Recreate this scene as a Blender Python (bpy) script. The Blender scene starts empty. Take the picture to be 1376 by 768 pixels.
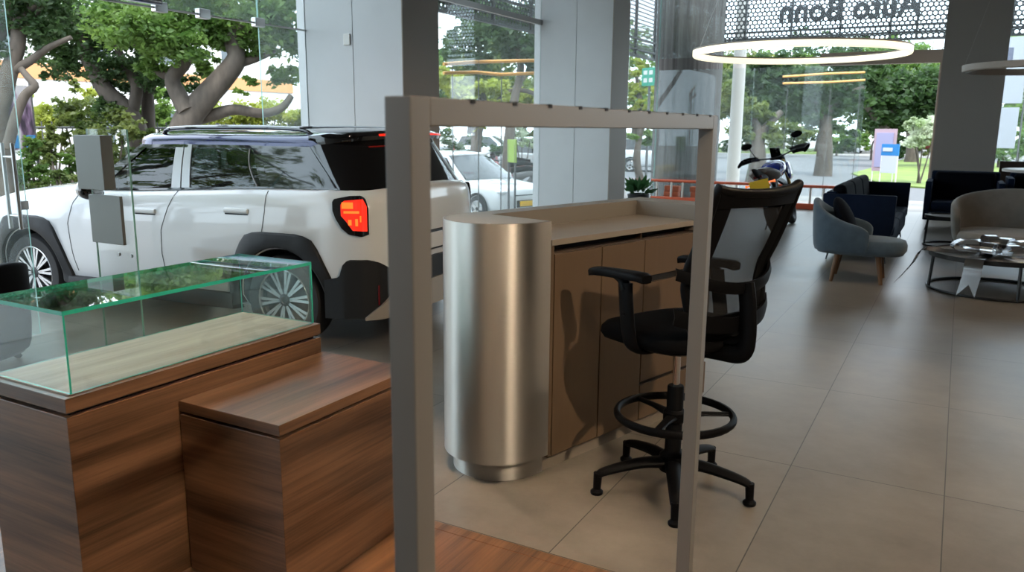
import bpy, bmesh, math, random
from mathutils import Vector, Matrix, Euler
random.seed(7)
SC = bpy.context.scene
COL = SC.collection
PI = math.pi
cos, sin, rad = math.cos, math.sin, math.radians

# ------------------------------------------------------------------ camera
CAM = Vector((0.5167, -3.5037, 1.4532))
ROT = Matrix(((0.8748, 0.4845, 0.0078), (0.1006, -0.1658, -0.981), (-0.474, 0.8589, -0.1938)))  # right, down, forward
FPX = 1074.0
cd = bpy.data.cameras.new('camera'); cam = bpy.data.objects.new('camera', cd); COL.objects.link(cam)
cd.sensor_width = 36; cd.lens = FPX / 1376 * 36; cd.clip_end = 400
mw = Matrix((ROT[0], -ROT[1], -ROT[2])).transposed().to_4x4()
mw.translation = CAM
cam.matrix_world = mw
cd.dof.use_dof = True; cd.dof.focus_distance = 3.6; cd.dof.aperture_fstop = 6.0
SC.camera = cam

def ray(px, py):
    return ROT.transposed() @ Vector(((px - 688) / FPX, (py - 384) / FPX, 1.0))
def at(px, py, depth):          # the real-world point seen there, at a known distance
    return CAM + ray(px, py) * depth
def gnd(px, py, z=0.0):         # the spot of ground seen there
    d = ray(px, py); t = (z - CAM.z) / d.z
    return CAM + d * t

# ------------------------------------------------------------------ materials
def new_mat(name):
    m = bpy.data.materials.new(name); m.use_nodes = True
    nt = m.node_tree; nt.nodes.clear()
    out = nt.nodes.new('ShaderNodeOutputMaterial')
    return m, nt, out
def pbr(name, col, rough=.5, metal=0, coat=0, spec=.5, noise=0, nscale=20, emit=None, es=0, stretch=None, bump=0, sheen=0):
    m, nt, out = new_mat(name)
    b = nt.nodes.new('ShaderNodeBsdfPrincipled')
    b.inputs['Base Color'].default_value = (*col, 1)
    b.inputs['Roughness'].default_value = rough
    b.inputs['Metallic'].default_value = metal
    b.inputs['Coat Weight'].default_value = coat
    b.inputs['Coat Roughness'].default_value = .03
    b.inputs['Specular IOR Level'].default_value = spec
    if sheen: b.inputs['Sheen Weight'].default_value = sheen
    if emit:
        b.inputs['Emission Color'].default_value = (*emit, 1); b.inputs['Emission Strength'].default_value = es
    if noise or bump:
        tc = nt.nodes.new('ShaderNodeTexCoord'); mp = nt.nodes.new('ShaderNodeMapping')
        nt.links.new(tc.outputs['Object'], mp.inputs[0])
        if stretch: mp.inputs['Scale'].default_value = stretch
        n = nt.nodes.new('ShaderNodeTexNoise'); n.inputs['Scale'].default_value = nscale; n.inputs['Detail'].default_value = 5
        nt.links.new(mp.outputs[0], n.inputs['Vector'])
        if noise:
            r = nt.nodes.new('ShaderNodeMapRange'); r.inputs[3].default_value = 1 - noise; r.inputs[4].default_value = 1 + noise
            r.inputs[1].default_value = .25; r.inputs[2].default_value = .75
            nt.links.new(n.outputs[0], r.inputs[0])
            mx = nt.nodes.new('ShaderNodeVectorMath'); mx.operation = 'SCALE'; mx.inputs[0].default_value = col
            nt.links.new(r.outputs[0], mx.inputs['Scale'])
            nt.links.new(mx.outputs[0], b.inputs['Base Color'])
        if bump:
            bp = nt.nodes.new('ShaderNodeBump'); bp.inputs['Strength'].default_value = bump; bp.inputs['Distance'].default_value = .01
            nt.links.new(n.outputs[0], bp.inputs['Height']); nt.links.new(bp.outputs[0], b.inputs['Normal'])
    nt.links.new(b.outputs[0], out.inputs[0])
    return m
def glass(name, tint=(.93, .97, .96), refl=1.0, rough=0.0, haze=0.0, hazecol=(.6,.68,.66)):
    m, nt, out = new_mat(name)
    N = nt.nodes; L = nt.links
    t = N.new('ShaderNodeBsdfTransparent'); t.inputs[0].default_value = (*tint, 1)
    g = N.new('ShaderNodeBsdfGlossy'); g.inputs[0].default_value = (1, 1, 1, 1); g.inputs['Roughness'].default_value = rough
    ge = N.new('ShaderNodeNewGeometry')
    d = N.new('ShaderNodeVectorMath'); d.operation = 'DOT_PRODUCT'
    L.new(ge.outputs['Incoming'], d.inputs[0]); L.new(ge.outputs['Normal'], d.inputs[1])
    a = N.new('ShaderNodeMath'); a.operation = 'ABSOLUTE'; L.new(d.outputs['Value'], a.inputs[0])
    s = N.new('ShaderNodeMath'); s.operation = 'SUBTRACT'; s.inputs[0].default_value = 1; L.new(a.outputs[0], s.inputs[1])
    pw = N.new('ShaderNodeMath'); pw.operation = 'POWER'; L.new(s.outputs[0], pw.inputs[0]); pw.inputs[1].default_value = 5
    ma = N.new('ShaderNodeMath'); ma.operation = 'MULTIPLY_ADD'; L.new(pw.outputs[0], ma.inputs[0]); ma.inputs[1].default_value = .955 * refl; ma.inputs[2].default_value = .045 * refl
    mx = N.new('ShaderNodeMixShader'); L.new(ma.outputs[0], mx.inputs[0])
    src = t
    if haze:
        df = N.new('ShaderNodeBsdfTranslucent'); df.inputs[0].default_value = (*hazecol, 1)
        hm = N.new('ShaderNodeMixShader'); hm.inputs[0].default_value = haze
        L.new(t.outputs[0], hm.inputs[1]); L.new(df.outputs[0], hm.inputs[2]); src = hm
    L.new(src.outputs[0], mx.inputs[1]); L.new(g.outputs[0], mx.inputs[2])
    L.new(mx.outputs[0], out.inputs[0])
    return m
def wood(name, dark, light, rough=.42, scale=1.0, vertical=False, coat=0.0):
    # grain runs along Y on most faces, along X on faces that look along Y
    m, nt, out = new_mat(name)
    N = nt.nodes; L = nt.links
    b = N.new('ShaderNodeBsdfPrincipled'); b.inputs['Roughness'].default_value = rough; b.inputs['Coat Weight'].default_value = coat
    ge = N.new('ShaderNodeNewGeometry'); sp = N.new('ShaderNodeSeparateXYZ'); L.new(ge.outputs['Position'], sp.inputs[0])
    sn = N.new('ShaderNodeSeparateXYZ'); L.new(ge.outputs['True Normal'], sn.inputs[0])
    ab = N.new('ShaderNodeMath'); ab.operation = 'ABSOLUTE'; L.new(sn.outputs[1], ab.inputs[0])
    gt = N.new('ShaderNodeMath'); gt.operation = 'GREATER_THAN'; L.new(ab.outputs[0], gt.inputs[0]); gt.inputs[1].default_value = .6
    def comb(x, y, z):
        c = N.new('ShaderNodeCombineXYZ')
        L.new(sp.outputs[x], c.inputs[0]); L.new(sp.outputs[y], c.inputs[1]); L.new(sp.outputs[z], c.inputs[2]); return c
    c1, c2 = comb(1, 0, 2), comb(0, 1, 2)
    mv = N.new('ShaderNodeMix'); mv.data_type = 'VECTOR'; L.new(gt.outputs[0], mv.inputs[0]); L.new(c1.outputs[0], mv.inputs[4]); L.new(c2.outputs[0], mv.inputs[5])
    def noise(sc, scale, det, rgh=.55):
        mp = N.new('ShaderNodeMapping'); mp.inputs['Scale'].default_value = sc; L.new(mv.outputs[1], mp.inputs[0])
        n = N.new('ShaderNodeTexNoise'); n.inputs['Scale'].default_value = scale; n.inputs['Detail'].default_value = det; n.inputs['Roughness'].default_value = rgh
        L.new(mp.outputs[0], n.inputs['Vector']); return n
    big = noise((.7, 7, 7), 1.6 * scale, 3); fine = noise((1.2, 60, 60), 2.2 * scale, 6, .7); mid = noise((1.0, 22, 22), 1.7 * scale, 4)
    ad = N.new('ShaderNodeMath'); ad.operation = 'MULTIPLY_ADD'; L.new(fine.outputs[0], ad.inputs[0]); ad.inputs[1].default_value = .5
    a2 = N.new('ShaderNodeMath'); a2.operation = 'MULTIPLY_ADD'; L.new(mid.outputs[0], a2.inputs[0]); a2.inputs[1].default_value = .35
    bm_ = N.new('ShaderNodeMath'); bm_.operation = 'MULTIPLY'; L.new(big.outputs[0], bm_.inputs[0]); bm_.inputs[1].default_value = .75
    L.new(bm_.outputs[0], a2.inputs[2]); L.new(a2.outputs[0], ad.inputs[2])
    cr = N.new('ShaderNodeValToRGB'); cr.color_ramp.elements[0].position = .58; cr.color_ramp.elements[1].position = 1.0
    cr.color_ramp.elements[0].color = (*dark, 1); cr.color_ramp.elements[1].color = (*light, 1)
    L.new(ad.outputs[0], cr.inputs[0]); L.new(cr.outputs[0], b.inputs['Base Color'])
    L.new(b.outputs[0], out.inputs[0])
    return m
def leaf_mat(name, c1, c2, c3=None, trans=.45):
    m, nt, out = new_mat(name); N = nt.nodes; L = nt.links
    tc = N.new('ShaderNodeTexCoord'); n = N.new('ShaderNodeTexNoise'); n.inputs['Scale'].default_value = 1.3; n.inputs['Detail'].default_value = 6
    L.new(tc.outputs['Object'], n.inputs['Vector'])
    cr = N.new('ShaderNodeValToRGB'); e = cr.color_ramp.elements
    e[0].position = .35; e[1].position = .65; e[0].color = (*c1, 1); e[1].color = (*c2, 1)
    if c3: k = e.new(.8); k.color = (*c3, 1)
    L.new(n.outputs[0], cr.inputs[0])
    d = N.new('ShaderNodeBsdfPrincipled'); d.inputs['Roughness'].default_value = .5; t = N.new('ShaderNodeBsdfTranslucent')
    L.new(cr.outputs[0], d.inputs['Base Color'])
    sc = N.new('ShaderNodeVectorMath'); sc.operation = 'SCALE'; sc.inputs['Scale'].default_value = 1.5; L.new(cr.outputs[0], sc.inputs[0]); L.new(sc.outputs[0], t.inputs[0])
    mx = N.new('ShaderNodeMixShader'); mx.inputs[0].default_value = trans
    L.new(d.outputs[0], mx.inputs[1]); L.new(t.outputs[0], mx.inputs[2]); L.new(mx.outputs[0], out.inputs[0])
    return m
def holes_mat(name, col, pitch, r, axes=(0, 2)):
    # perforated sheet: round holes on a staggered grid
    m, nt, out = new_mat(name); N = nt.nodes; L = nt.links
    tc = N.new('ShaderNodeTexCoord'); sp = N.new('ShaderNodeSeparateXYZ'); L.new(tc.outputs['Object'], sp.inputs[0])
    def M(op, a, b=None, c=None):
        k = N.new('ShaderNodeMath'); k.operation = op
        for i, v in enumerate((a, b, c)):
            if v is None: continue
            if isinstance(v, (int, float)): k.inputs[i].default_value = v
            else: L.new(v, k.inputs[i])
        return k.outputs[0]
    u = M('DIVIDE', sp.outputs[axes[0]], pitch); v = M('DIVIDE', sp.outputs[axes[1]], pitch * .866)
    row = M('FLOOR', v); odd = M('MODULO', M('ABSOLUTE', row), 2.0)
    uu = M('ADD', u, M('MULTIPLY', odd, .5))
    fu = M('SUBTRACT', M('SUBTRACT', uu, M('FLOOR', uu)), .5); fv = M('MULTIPLY', M('SUBTRACT', M('SUBTRACT', v, row), .5), .866)
    dd = M('SQRT', M('ADD', M('MULTIPLY', fu, fu), M('MULTIPLY', fv, fv)))
    hole = M('LESS_THAN', dd, r)
    b = N.new('ShaderNodeBsdfPrincipled'); b.inputs['Base Color'].default_value = (*col, 1); b.inputs['Roughness'].default_value = .5
    t = N.new('ShaderNodeBsdfTransparent'); mx = N.new('ShaderNodeMixShader')
    L.new(hole, mx.inputs[0]); L.new(b.outputs[0], mx.inputs[1]); L.new(t.outputs[0], mx.inputs[2]); L.new(mx.outputs[0], out.inputs[0])
    return m
def see_through(name, col, fac, rough=.8):
    m, nt, out = new_mat(name); N = nt.nodes; L = nt.links
    b = N.new('ShaderNodeBsdfPrincipled'); b.inputs['Base Color'].default_value = (*col, 1); b.inputs['Roughness'].default_value = rough
    t = N.new('ShaderNodeBsdfTransparent'); mx = N.new('ShaderNodeMixShader'); mx.inputs[0].default_value = fac
    L.new(b.outputs[0], mx.inputs[1]); L.new(t.outputs[0], mx.inputs[2]); L.new(mx.outputs[0], out.inputs[0])
    return m
def tiles(name, base, dark, grout, sx, sy, rough=.33):
    m, nt, out = new_mat(name); N = nt.nodes; L = nt.links
    b = N.new('ShaderNodeBsdfPrincipled')
    ge = N.new('ShaderNodeNewGeometry'); sp = N.new('ShaderNodeSeparateXYZ'); L.new(ge.outputs['Position'], sp.inputs[0])
    def M(op, a, bb=None, c=None):
        k = N.new('ShaderNodeMath'); k.operation = op
        for i, v in enumerate((a, bb, c)):
            if v is None: continue
            if isinstance(v, (int, float)): k.inputs[i].default_value = v
            else: L.new(v, k.inputs[i])
        return k.outputs[0]
    def edge(o, s):
        q = M('DIVIDE', o, s); f = M('SUBTRACT', q, M('FLOOR', q)); return M('MULTIPLY', M('MINIMUM', f, M('SUBTRACT', 1.0, f)), s), M('FLOOR', q)
    ex, ix = edge(sp.outputs[0], sx); ey, iy = edge(sp.outputs[1], sy)
    g = M('LESS_THAN', M('MINIMUM', ex, ey), .0022)
    n = N.new('ShaderNodeTexNoise'); n.inputs['Scale'].default_value = 2.3; n.inputs['Detail'].default_value = 9; n.inputs['Roughness'].default_value = .68
    off = N.new('ShaderNodeCombineXYZ'); L.new(M('MULTIPLY', ix, 7.3), off.inputs[0]); L.new(M('MULTIPLY', iy, 3.1), off.inputs[1])
    va = N.new('ShaderNodeVectorMath'); L.new(ge.outputs['Position'], va.inputs[0]); L.new(off.outputs[0], va.inputs[1]); L.new(va.outputs[0], n.inputs['Vector'])
    cr = N.new('ShaderNodeValToRGB'); cr.color_ramp.elements[0].position = .3; cr.color_ramp.elements[1].position = .72
    cr.color_ramp.elements[0].color = (*dark, 1); cr.color_ramp.elements[1].color = (*base, 1); L.new(n.outputs[0], cr.inputs[0])
    mc = N.new('ShaderNodeMix'); mc.data_type = 'RGBA'; L.new(g, mc.inputs[0]); L.new(cr.outputs[0], mc.inputs[6]); mc.inputs[7].default_value = (*grout, 1)
    L.new(mc.outputs[2], b.inputs['Base Color'])
    rr = N.new('ShaderNodeMapRange'); rr.inputs[3].default_value = rough - .07; rr.inputs[4].default_value = rough + .1; L.new(n.outputs[0], rr.inputs[0])
    L.new(rr.outputs[0], b.inputs['Roughness'])
    L.new(b.outputs[0], out.inputs[0])
    return m

# ------------------------------------------------------------------ mesh helper
class MB:
    def __init__(s): s.bm = bmesh.new(); s.wn = False
    def _take(s, vs, M):
        if M is not None: bmesh.ops.transform(s.bm, matrix=M, verts=vs)
    def box(s, x0, x1, y0, y1, z0, z1, bev=0, seg=2, M=None):
        r = bmesh.ops.create_cube(s.bm, size=1); vs = r['verts']
        bmesh.ops.transform(s.bm, matrix=Matrix.Translation(((x0+x1)/2, (y0+y1)/2, (z0+z1)/2)) @ Matrix.Diagonal((abs(x1-x0), abs(y1-y0), abs(z1-z0), 1)), verts=vs)
        if bev:
            s.wn = True
            es = list({e for v in vs for e in v.link_edges})
            q = bmesh.ops.bevel(s.bm, geom=es, offset=bev, segments=seg, profile=.5, affect='EDGES')
            vs = list({v for f in q['faces'] for v in f.verts} | {v for v in vs if v.is_valid})
        s._take(vs, M); return s
    def prism(s, poly, a, b, axis='z', M=None, mat=0):
        # poly in the plane across axis; extruded from a to b
        def P(u, v, w):
            return {'z': (u, v, w), 'y': (u, w, v), 'x': (w, u, v)}[axis]
        v0 = [s.bm.verts.new(P(u, v, a)) for u, v in poly]; v1 = [s.bm.verts.new(P(u, v, b)) for u, v in poly]
        n = len(poly)
        fs = [s.bm.faces.new(v0[::-1]), s.bm.faces.new(v1)]
        for i in range(n): fs.append(s.bm.faces.new((v0[i], v0[(i+1) % n], v1[(i+1) % n], v1[i])))
        s._take(v0 + v1, M); return s
    def tube(s, pts, r, n=10, closed=False, flat=None, M=None, up=None):
        pts = [Vector(p) for p in pts]; k = len(pts)
        rs = r if isinstance(r, (list, tuple)) else [r] * k
        rings = []; prev = None
        for i, p in enumerate(pts):
            a = pts[(i-1) % k] if (closed or i > 0) else pts[i]; b = pts[(i+1) % k] if (closed or i < k-1) else pts[i]
            t = (b - a).normalized()
            if up is not None: x = Vector(up).cross(t)
            elif prev is None: x = t.orthogonal()
            else: x = prev - t * prev.dot(t)
            if x.length < 1e-6: x = t.orthogonal()
            x.normalize(); y = t.cross(x); prev = x
            f1, f2 = (flat if flat else (1, 1))
            rings.append([s.bm.verts.new(p + (x * cos(2*PI*j/n) * f1 + y * sin(2*PI*j/n) * f2) * rs[i]) for j in range(n)])
        m = k if closed else k - 1
        for i in range(m):
            A, B = rings[i], rings[(i+1) % k]
            for j in range(n): s.bm.faces.new((A[j], A[(j+1) % n], B[(j+1) % n], B[j]))
        if not closed:
            s.bm.faces.new(rings[0][::-1]); s.bm.faces.new(rings[-1])
        s._take([v for q in rings for v in q], M); return s
    def lathe(s, prof, n=32, M=None, closed=False):
        rings = [[s.bm.verts.new((max(r, 1e-5) * cos(2*PI*j/n), max(r, 1e-5) * sin(2*PI*j/n), z)) for j in range(n)] for r, z in prof]
        k = len(rings)
        for i in range(k if closed else k-1):
            A, B = rings[i], rings[(i+1) % k]
            for j in range(n): s.bm.faces.new((A[j], A[(j+1) % n], B[(j+1) % n], B[j]))
        if not closed:
            s.bm.faces.new(rings[0][::-1]); s.bm.faces.new(rings[-1])
        s._take([v for q in rings for v in q], M); return s
    def ball(s, c, r, seg=16, M=None):
        q = bmesh.ops.create_uvsphere(s.bm, u_segments=seg, v_segments=max(6, seg//2), radius=1)
        rr = r if isinstance(r, (tuple, list)) else (r, r, r)
        bmesh.ops.transform(s.bm, matrix=Matrix.Translation(c) @ Matrix.Diagonal((*rr, 1)), verts=q['verts'])
        s._take(q['verts'], M); return s
    def grid(s, rows, close_u=False, close_v=False, cap=False, M=None):
        V = [[s.bm.verts.new(p) for p in r] for r in rows]; n = len(V); m = len(V[0])
        for i in range(n if close_u else n-1):
            for j in range(m if close_v else m-1):
                try: s.bm.faces.new((V[i][j], V[i][(j+1) % m], V[(i+1) % n][(j+1) % m], V[(i+1) % n][j]))
                except ValueError: pass
        if cap:
            s.bm.faces.new(V[0][::-1]); s.bm.faces.new(V[-1])
        s._take([v for r in V for v in r], M); return s
    def slab(s, rows, th):
        # a grid with thickness along its vertex normals (rows of Vectors)
        rows = [[Vector(p) for p in r] for r in rows]; n, m = len(rows), len(rows[0])
        def nrm(i, j):
            du = rows[min(i+1, n-1)][j] - rows[max(i-1, 0)][j]; dv = rows[i][min(j+1, m-1)] - rows[i][max(j-1, 0)]
            k = du.cross(dv); return k.normalized() if k.length > 1e-9 else Vector((0, 0, 1))
        B = [[rows[i][j] + nrm(i, j) * th for j in range(m)] for i in range(n)]
        A_ = [[s.bm.verts.new(p) for p in r] for r in rows]; B_ = [[s.bm.verts.new(p) for p in r] for r in B]
        for i in range(n-1):
            for j in range(m-1):
                s.bm.faces.new((A_[i][j], A_[i][j+1], A_[i+1][j+1], A_[i+1][j])); s.bm.faces.new((B_[i][j], B_[i+1][j], B_[i+1][j+1], B_[i][j+1]))
        for i in range(n-1):
            s.bm.faces.new((A_[i][0], A_[i+1][0], B_[i+1][0], B_[i][0])); s.bm.faces.new((A_[i][-1], B_[i][-1], B_[i+1][-1], A_[i+1][-1]))
        for j in range(m-1):
            s.bm.faces.new((A_[0][j], B_[0][j], B_[0][j+1], A_[0][j+1])); s.bm.faces.new((A_[-1][j], A_[-1][j+1], B_[-1][j+1], B_[-1][j]))
        return s
    def build(s, name, mat, parent=None, smooth=True, angle=35, subsurf=0, loc=None, edge_mat=None, edge_dim=None):
        bmesh.ops.recalc_face_normals(s.bm, faces=s.bm.faces)
        me = bpy.data.meshes.new(name)
        if smooth:
            for f in s.bm.faces: f.smooth = True
            for e in s.bm.edges:
                if len(e.link_faces) == 2 and e.calc_face_angle(0) > rad(max(angle, 50) if s.wn else angle): e.smooth = False
        s.bm.to_mesh(me); s.bm.free()
        o = bpy.data.objects.new(name, me); COL.objects.link(o)
        me.materials.append(mat)
        if edge_mat:
            me.materials.append(edge_mat)
            big = max(p.area for p in me.polygons)
            for p in me.polygons:
                if p.area < big * (edge_dim or .12): p.material_index = 1
        if subsurf:
            md = o.modifiers.new('sub', 'SUBSURF'); md.levels = subsurf; md.render_levels = subsurf
        if s.wn and smooth and not subsurf:
            o.modifiers.new('normals', 'WEIGHTED_NORMAL').keep_sharp = True
        if parent: o.parent = parent
        if loc: o.location = loc
        return o

def tag(o, label=None, cat=None, group=None, kind=None):
    if label: o['label'] = label
    if cat: o['category'] = cat
    if group: o['group'] = group
    if kind: o['kind'] = kind
    return o
def thing(name, label, cat, loc=(0, 0, 0), rz=0, group=None):
    o = bpy.data.objects.new(name, None); COL.objects.link(o); o.empty_display_size = .1
    o.location = loc; o.rotation_euler = (0, 0, rz)
    return tag(o, label, cat, group)
def struct(mb, name, mat, smooth=False, **k):
    o = mb.build(name, mat, None, smooth, **k); o['kind'] = 'structure'; return o
def copy_tree(o, parent=None):
    c = o.copy(); COL.objects.link(c)
    if parent: c.parent = parent
    for ch in list(o.children): copy_tree(ch, c)
    return c
def arc(cx, cy, r, a0, a1, n, ry=None):
    ry = r if ry is None else ry
    return [(cx + r*cos(rad(a0 + (a1-a0)*i/n)), cy + ry*sin(rad(a0 + (a1-a0)*i/n))) for i in range(n+1)]
def lerp(a, b, t): return a + (b - a) * t
def interp(x, pts):
    if x <= pts[0][0]: return pts[0][1]
    for (x0, y0), (x1, y1) in zip(pts, pts[1:]):
        if x <= x1: return lerp(y0, y1, (x - x0) / (x1 - x0))
    return pts[-1][1]
def smooth_path(pts, n=6):
    P = [Vector(p) for p in pts]; out = []
    for i in range(len(P)-1):
        p0 = P[max(i-1, 0)]; p1 = P[i]; p2 = P[i+1]; p3 = P[min(i+2, len(P)-1)]
        for k in range(n):
            t = k / n
            out.append(.5*((2*p1) + (p2-p0)*t + (2*p0-5*p1+4*p2-p3)*t*t + (3*p1-p0-3*p2+p3)*t**3))
    out.append(P[-1]); return out

M_ = {}
M_['walnut'] = wood('walnut', (.026, .0125, .0065), (.20, .104, .056), .32)
M_['walnut_floor'] = wood('walnut_floor', (.06, .027, .013), (.26, .125, .06), .33)
M_['grey_wood'] = wood('grey_wood', (.185, .145, .112), (.38, .315, .255), .45, 1.4)
M_['void'] = pbr('void', (.006, .005, .005), .7)
M_['glass'] = glass('clear_glass', (.97, .985, .98))
M_['case_glass'] = glass('case_glass', (.93, .97, .955), 1.25)
M_['win_glass'] = glass('window_glass', (.93, .965, .965), .8, haze=.03)
M_['glass_edge'] = pbr('glass_edge', (.03, .42, .30), .15, spec=.8, emit=None)
M_['glass_edge2'] = pbr('glass_edge_pale', (.22, .48, .42), .2, spec=.8)
M_['alu'] = pbr('alu', (.42, .41, .39), .38, .85)
M_['frame_paint'] = pbr('frame_paint', (.15, .14, .128), .45, 0, spec=.45)
M_['steel'] = pbr('steel', (.55, .55, .54), .28, 1.0)
M_['chrome'] = pbr('chrome', (.8, .8, .8), .08, 1.0)
M_['blackp'] = pbr('black_plastic', (.0035, .0035, .004), .5, spec=.08)
M_['blackf'] = pbr('black_fabric', (.0035, .0035, .004), .9, spec=.08, bump=.15, nscale=300)
M_['black_metal'] = pbr('black_metal', (.012, .012, .013), .4)
# ------------------------------------------------------------------ the showroom shell
XG, YF, ZC = -5.0, 12.6, 4.2
M_['tile'] = tiles('floor_tile', (.245, .213, .178), (.140, .120, .098), (.035, .03, .027), .6, 1.2, .32)
M_['wallp'] = pbr('wall_paint', (.26, .235, .21), .8)
M_['col'] = pbr('column_panel', (.60, .60, .60), .45, noise=.03, nscale=3)
M_['col_shade'] = pbr('room_side_shade', (.30, .25, .205), .55)  # brown that puts the columns' room-side shade into the colour
M_['colf'] = pbr('front_column_paint', (.42, .385, .35), .6)
M_['ceilp'] = pbr('ceiling_paint', (.16, .15, .14), .9)
m = MB(); m.box(XG-3.2, 8, -9, 2.5, -.12, 0); m.box(XG, 8, 2.5, YF+.3, -.12, 0); struct(m, 'floor', M_['tile'])
struct(MB().box(XG, 8, -9, YF, ZC, ZC+.1), 'ceiling', M_['ceilp'])
struct(MB().box(XG, 8, -9.15, -9, 0, ZC), 'wall_rear', M_['wallp'])
struct(MB().box(8, 8.15, -9, YF, 0, ZC), 'wall_right', M_['wallp'])
M_['brown_panel'] = pbr('brown_panel', (.055, .030, .020), .5)
struct(MB().box(1.12, 8, YF-.16, YF-.06, 0, .97), 'wall_front', M_['brown_panel'])
# cladding columns on the street side (front face + side face with a shadow joint)
def clad_column(y0, y1, xj):
    m = MB(); m.box(XG-.1, xj-.004, y0, y1, 0, ZC); m.box(xj+.004, -3.88, y0, y1, 0, ZC); m.box(XG-.05, -3.9, y0+.02, y1-.02, 0, ZC)
    return m
o = struct(clad_column(2.42, 2.98, -4.43), 'column', M_['col'])
o = struct(clad_column(7.30, 7.93, -4.43), 'column', M_['col'])
m = MB(); m.box(-3.8795, -3.868, 2.42, 2.98, 0, ZC); struct(m, 'shade_trim_6', M_['col_shade'])  # thin added skins, painted darker for the shaded side of the columns
m = MB(); m.box(-3.8795, -3.868, 7.30, 7.93, 0, ZC); struct(m, 'shade_trim_7', M_['col_shade'])
m = MB(); m.box(.10, 1.03, 12.05, 12.55, 0, ZC); struct(m, 'column', M_['colf'])
M_['conc'] = pbr('board_concrete', (.105, .098, .094), .8, noise=.55, nscale=5, stretch=(3, 3, .06))
struct(MB().lathe([(.70, -.3), (.70, 5)], 48), 'column', M_['conc'], True).location = (-4.70, 13.62, 0)
# street-side glazing: panes are boxes of glass with pale green edges
def pane_x(name, y0, y1, z0, z1, x=XG):
    o = MB().box(x-.006, x+.006, y0, y1, z0, z1).build(name, M_['win_glass'], None, False, edge_mat=M_['glass_edge2'], edge_dim=.2); o['kind'] = 'structure'; return o
pane_x('window_1', 1.835, 2.42, 0, 2.33); pane_x('window_1', 1.835, 2.42, 2.345, ZC)
pane_x('window_2', -.345, 1.825, 2.345, ZC)
pane_x('window_3', -1.55, -.345, .02, 2.33); pane_x('window_3', -2.9, -1.56, .02, 2.33); pane_x('window_3', -9, -2.91, 0, 2.33); pane_x('window_3', -9, -.355, 2.345, ZC)
pane_x('window_4', 2.98, 7.30, 0, 2.92); pane_x('window_4', 2.98, 7.30, 2.99, ZC)
pane_x('window_5', 7.93, 12.55, 0, ZC)
def pane_y(name, x0, x1, z0, z1, y=YF):
    o = MB().box(x0, x1, y-.006, y+.006, z0, z1).build(name, M_['win_glass'], None, False, edge_mat=M_['glass_edge2'], edge_dim=.2); o['kind'] = 'structure'; return o
pane_y('window_6', -5, -3.1, 0, 2.62); pane_y('window_6', -3.09, -1.105, 0, 2.62); pane_y('window_6', -5, .1, 2.85, ZC)
pane_y('window_7', 1.03, 8, .97, ZC)
# header rails and patch fittings
M_['beamb'] = pbr('beam_brown', (.62, .48, .39), .45)
m = MB(); m.box(-1.9, .115, YF-.06, YF+.06, 2.62, 2.84); struct(m, 'trim_1', M_['beamb'])
m = MB(); m.box(.055, .125, YF-.08, YF+.02, 0, 2.62, .01); struct(m, 'trim_2', M_['beamb'])
m = MB(); m.box(XG-.02, XG+.02, 3.0, 7.3, 2.92, 2.99); struct(m, 'trim_3', M_['alu'])
m = MB(); m.box(XG-.012, XG+.012, -9, 2.42, 2.331, 2.344); struct(m, 'trim_4', M_['alu'])
def fitting(y, z, label, w=.11, h=.075):
    o = MB().box(XG-.03, XG+.03, y-w/2, y+w/2, z-h/2, z+h/2, .006).build('door_rail_fitting', M_['steel'], None)
    tag(o, label, 'glass fitting', 'steel patch fittings on the door header')
fitting(.83, 2.345, 'brushed steel patch fitting at the end of the door header bar'); fitting(1.24, 2.345, 'small steel patch fitting midway along the glass door header'); fitting(1.835, 2.345, 'steel patch fitting at the corner where glass header meets fixed pane')
o = MB().tube([(XG+.05, -.9, 2.375), (XG+.05, .80, 2.375)], .028, 12).build('header_rail', M_['steel'], None)
tag(o, 'long round steel rail running along the glass door header', 'rail')
# pull handle on the fixed street door and its corner patch
t = thing('door_pull_handle', 'vertical steel pull handle on the glass door at the left', 'door handle', (XG, -.43, 0))
for sx in (-1, 1):
    MB().tube([(sx*.06, 0, .76), (sx*.06, 0, 1.33)], .013, 12).build('grip', M_['steel'], t)
for z in (.85, 1.24):
    MB().tube([(-.06, 0, z), (.06, 0, z)], .008, 10).build('standoff', M_['steel'], t)
o = MB().box(XG-.022, XG+.022, -.40, -.34, .885, .945, .005).build('door_lock', M_['steel'], None); tag(o, 'small steel lock block on the edge of the glass door', 'door lock')
# wall switch on the lit column
o = MB().box(-4.53, -4.455, 2.405, 2.42, 2.185, 2.285, .004).build('wall_plate', pbr('plate_white', (.75, .73, .68), .5), None); tag(o, 'small cream wall plate high on the pale column', 'wall plate')

# wooden floor inlay that carries the plinths and the frame
PZ = .02
m = MB(); m.box(-3.6, .35, -6.5, -1.285, 0, PZ); struct(m, 'floor_inlay', M_['walnut_floor'])
m = MB(); m.box(-3.6, .35, -1.284, -1.235, 0, PZ+.001, .002); struct(m, 'trim_5', M_['walnut_floor'])

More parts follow.
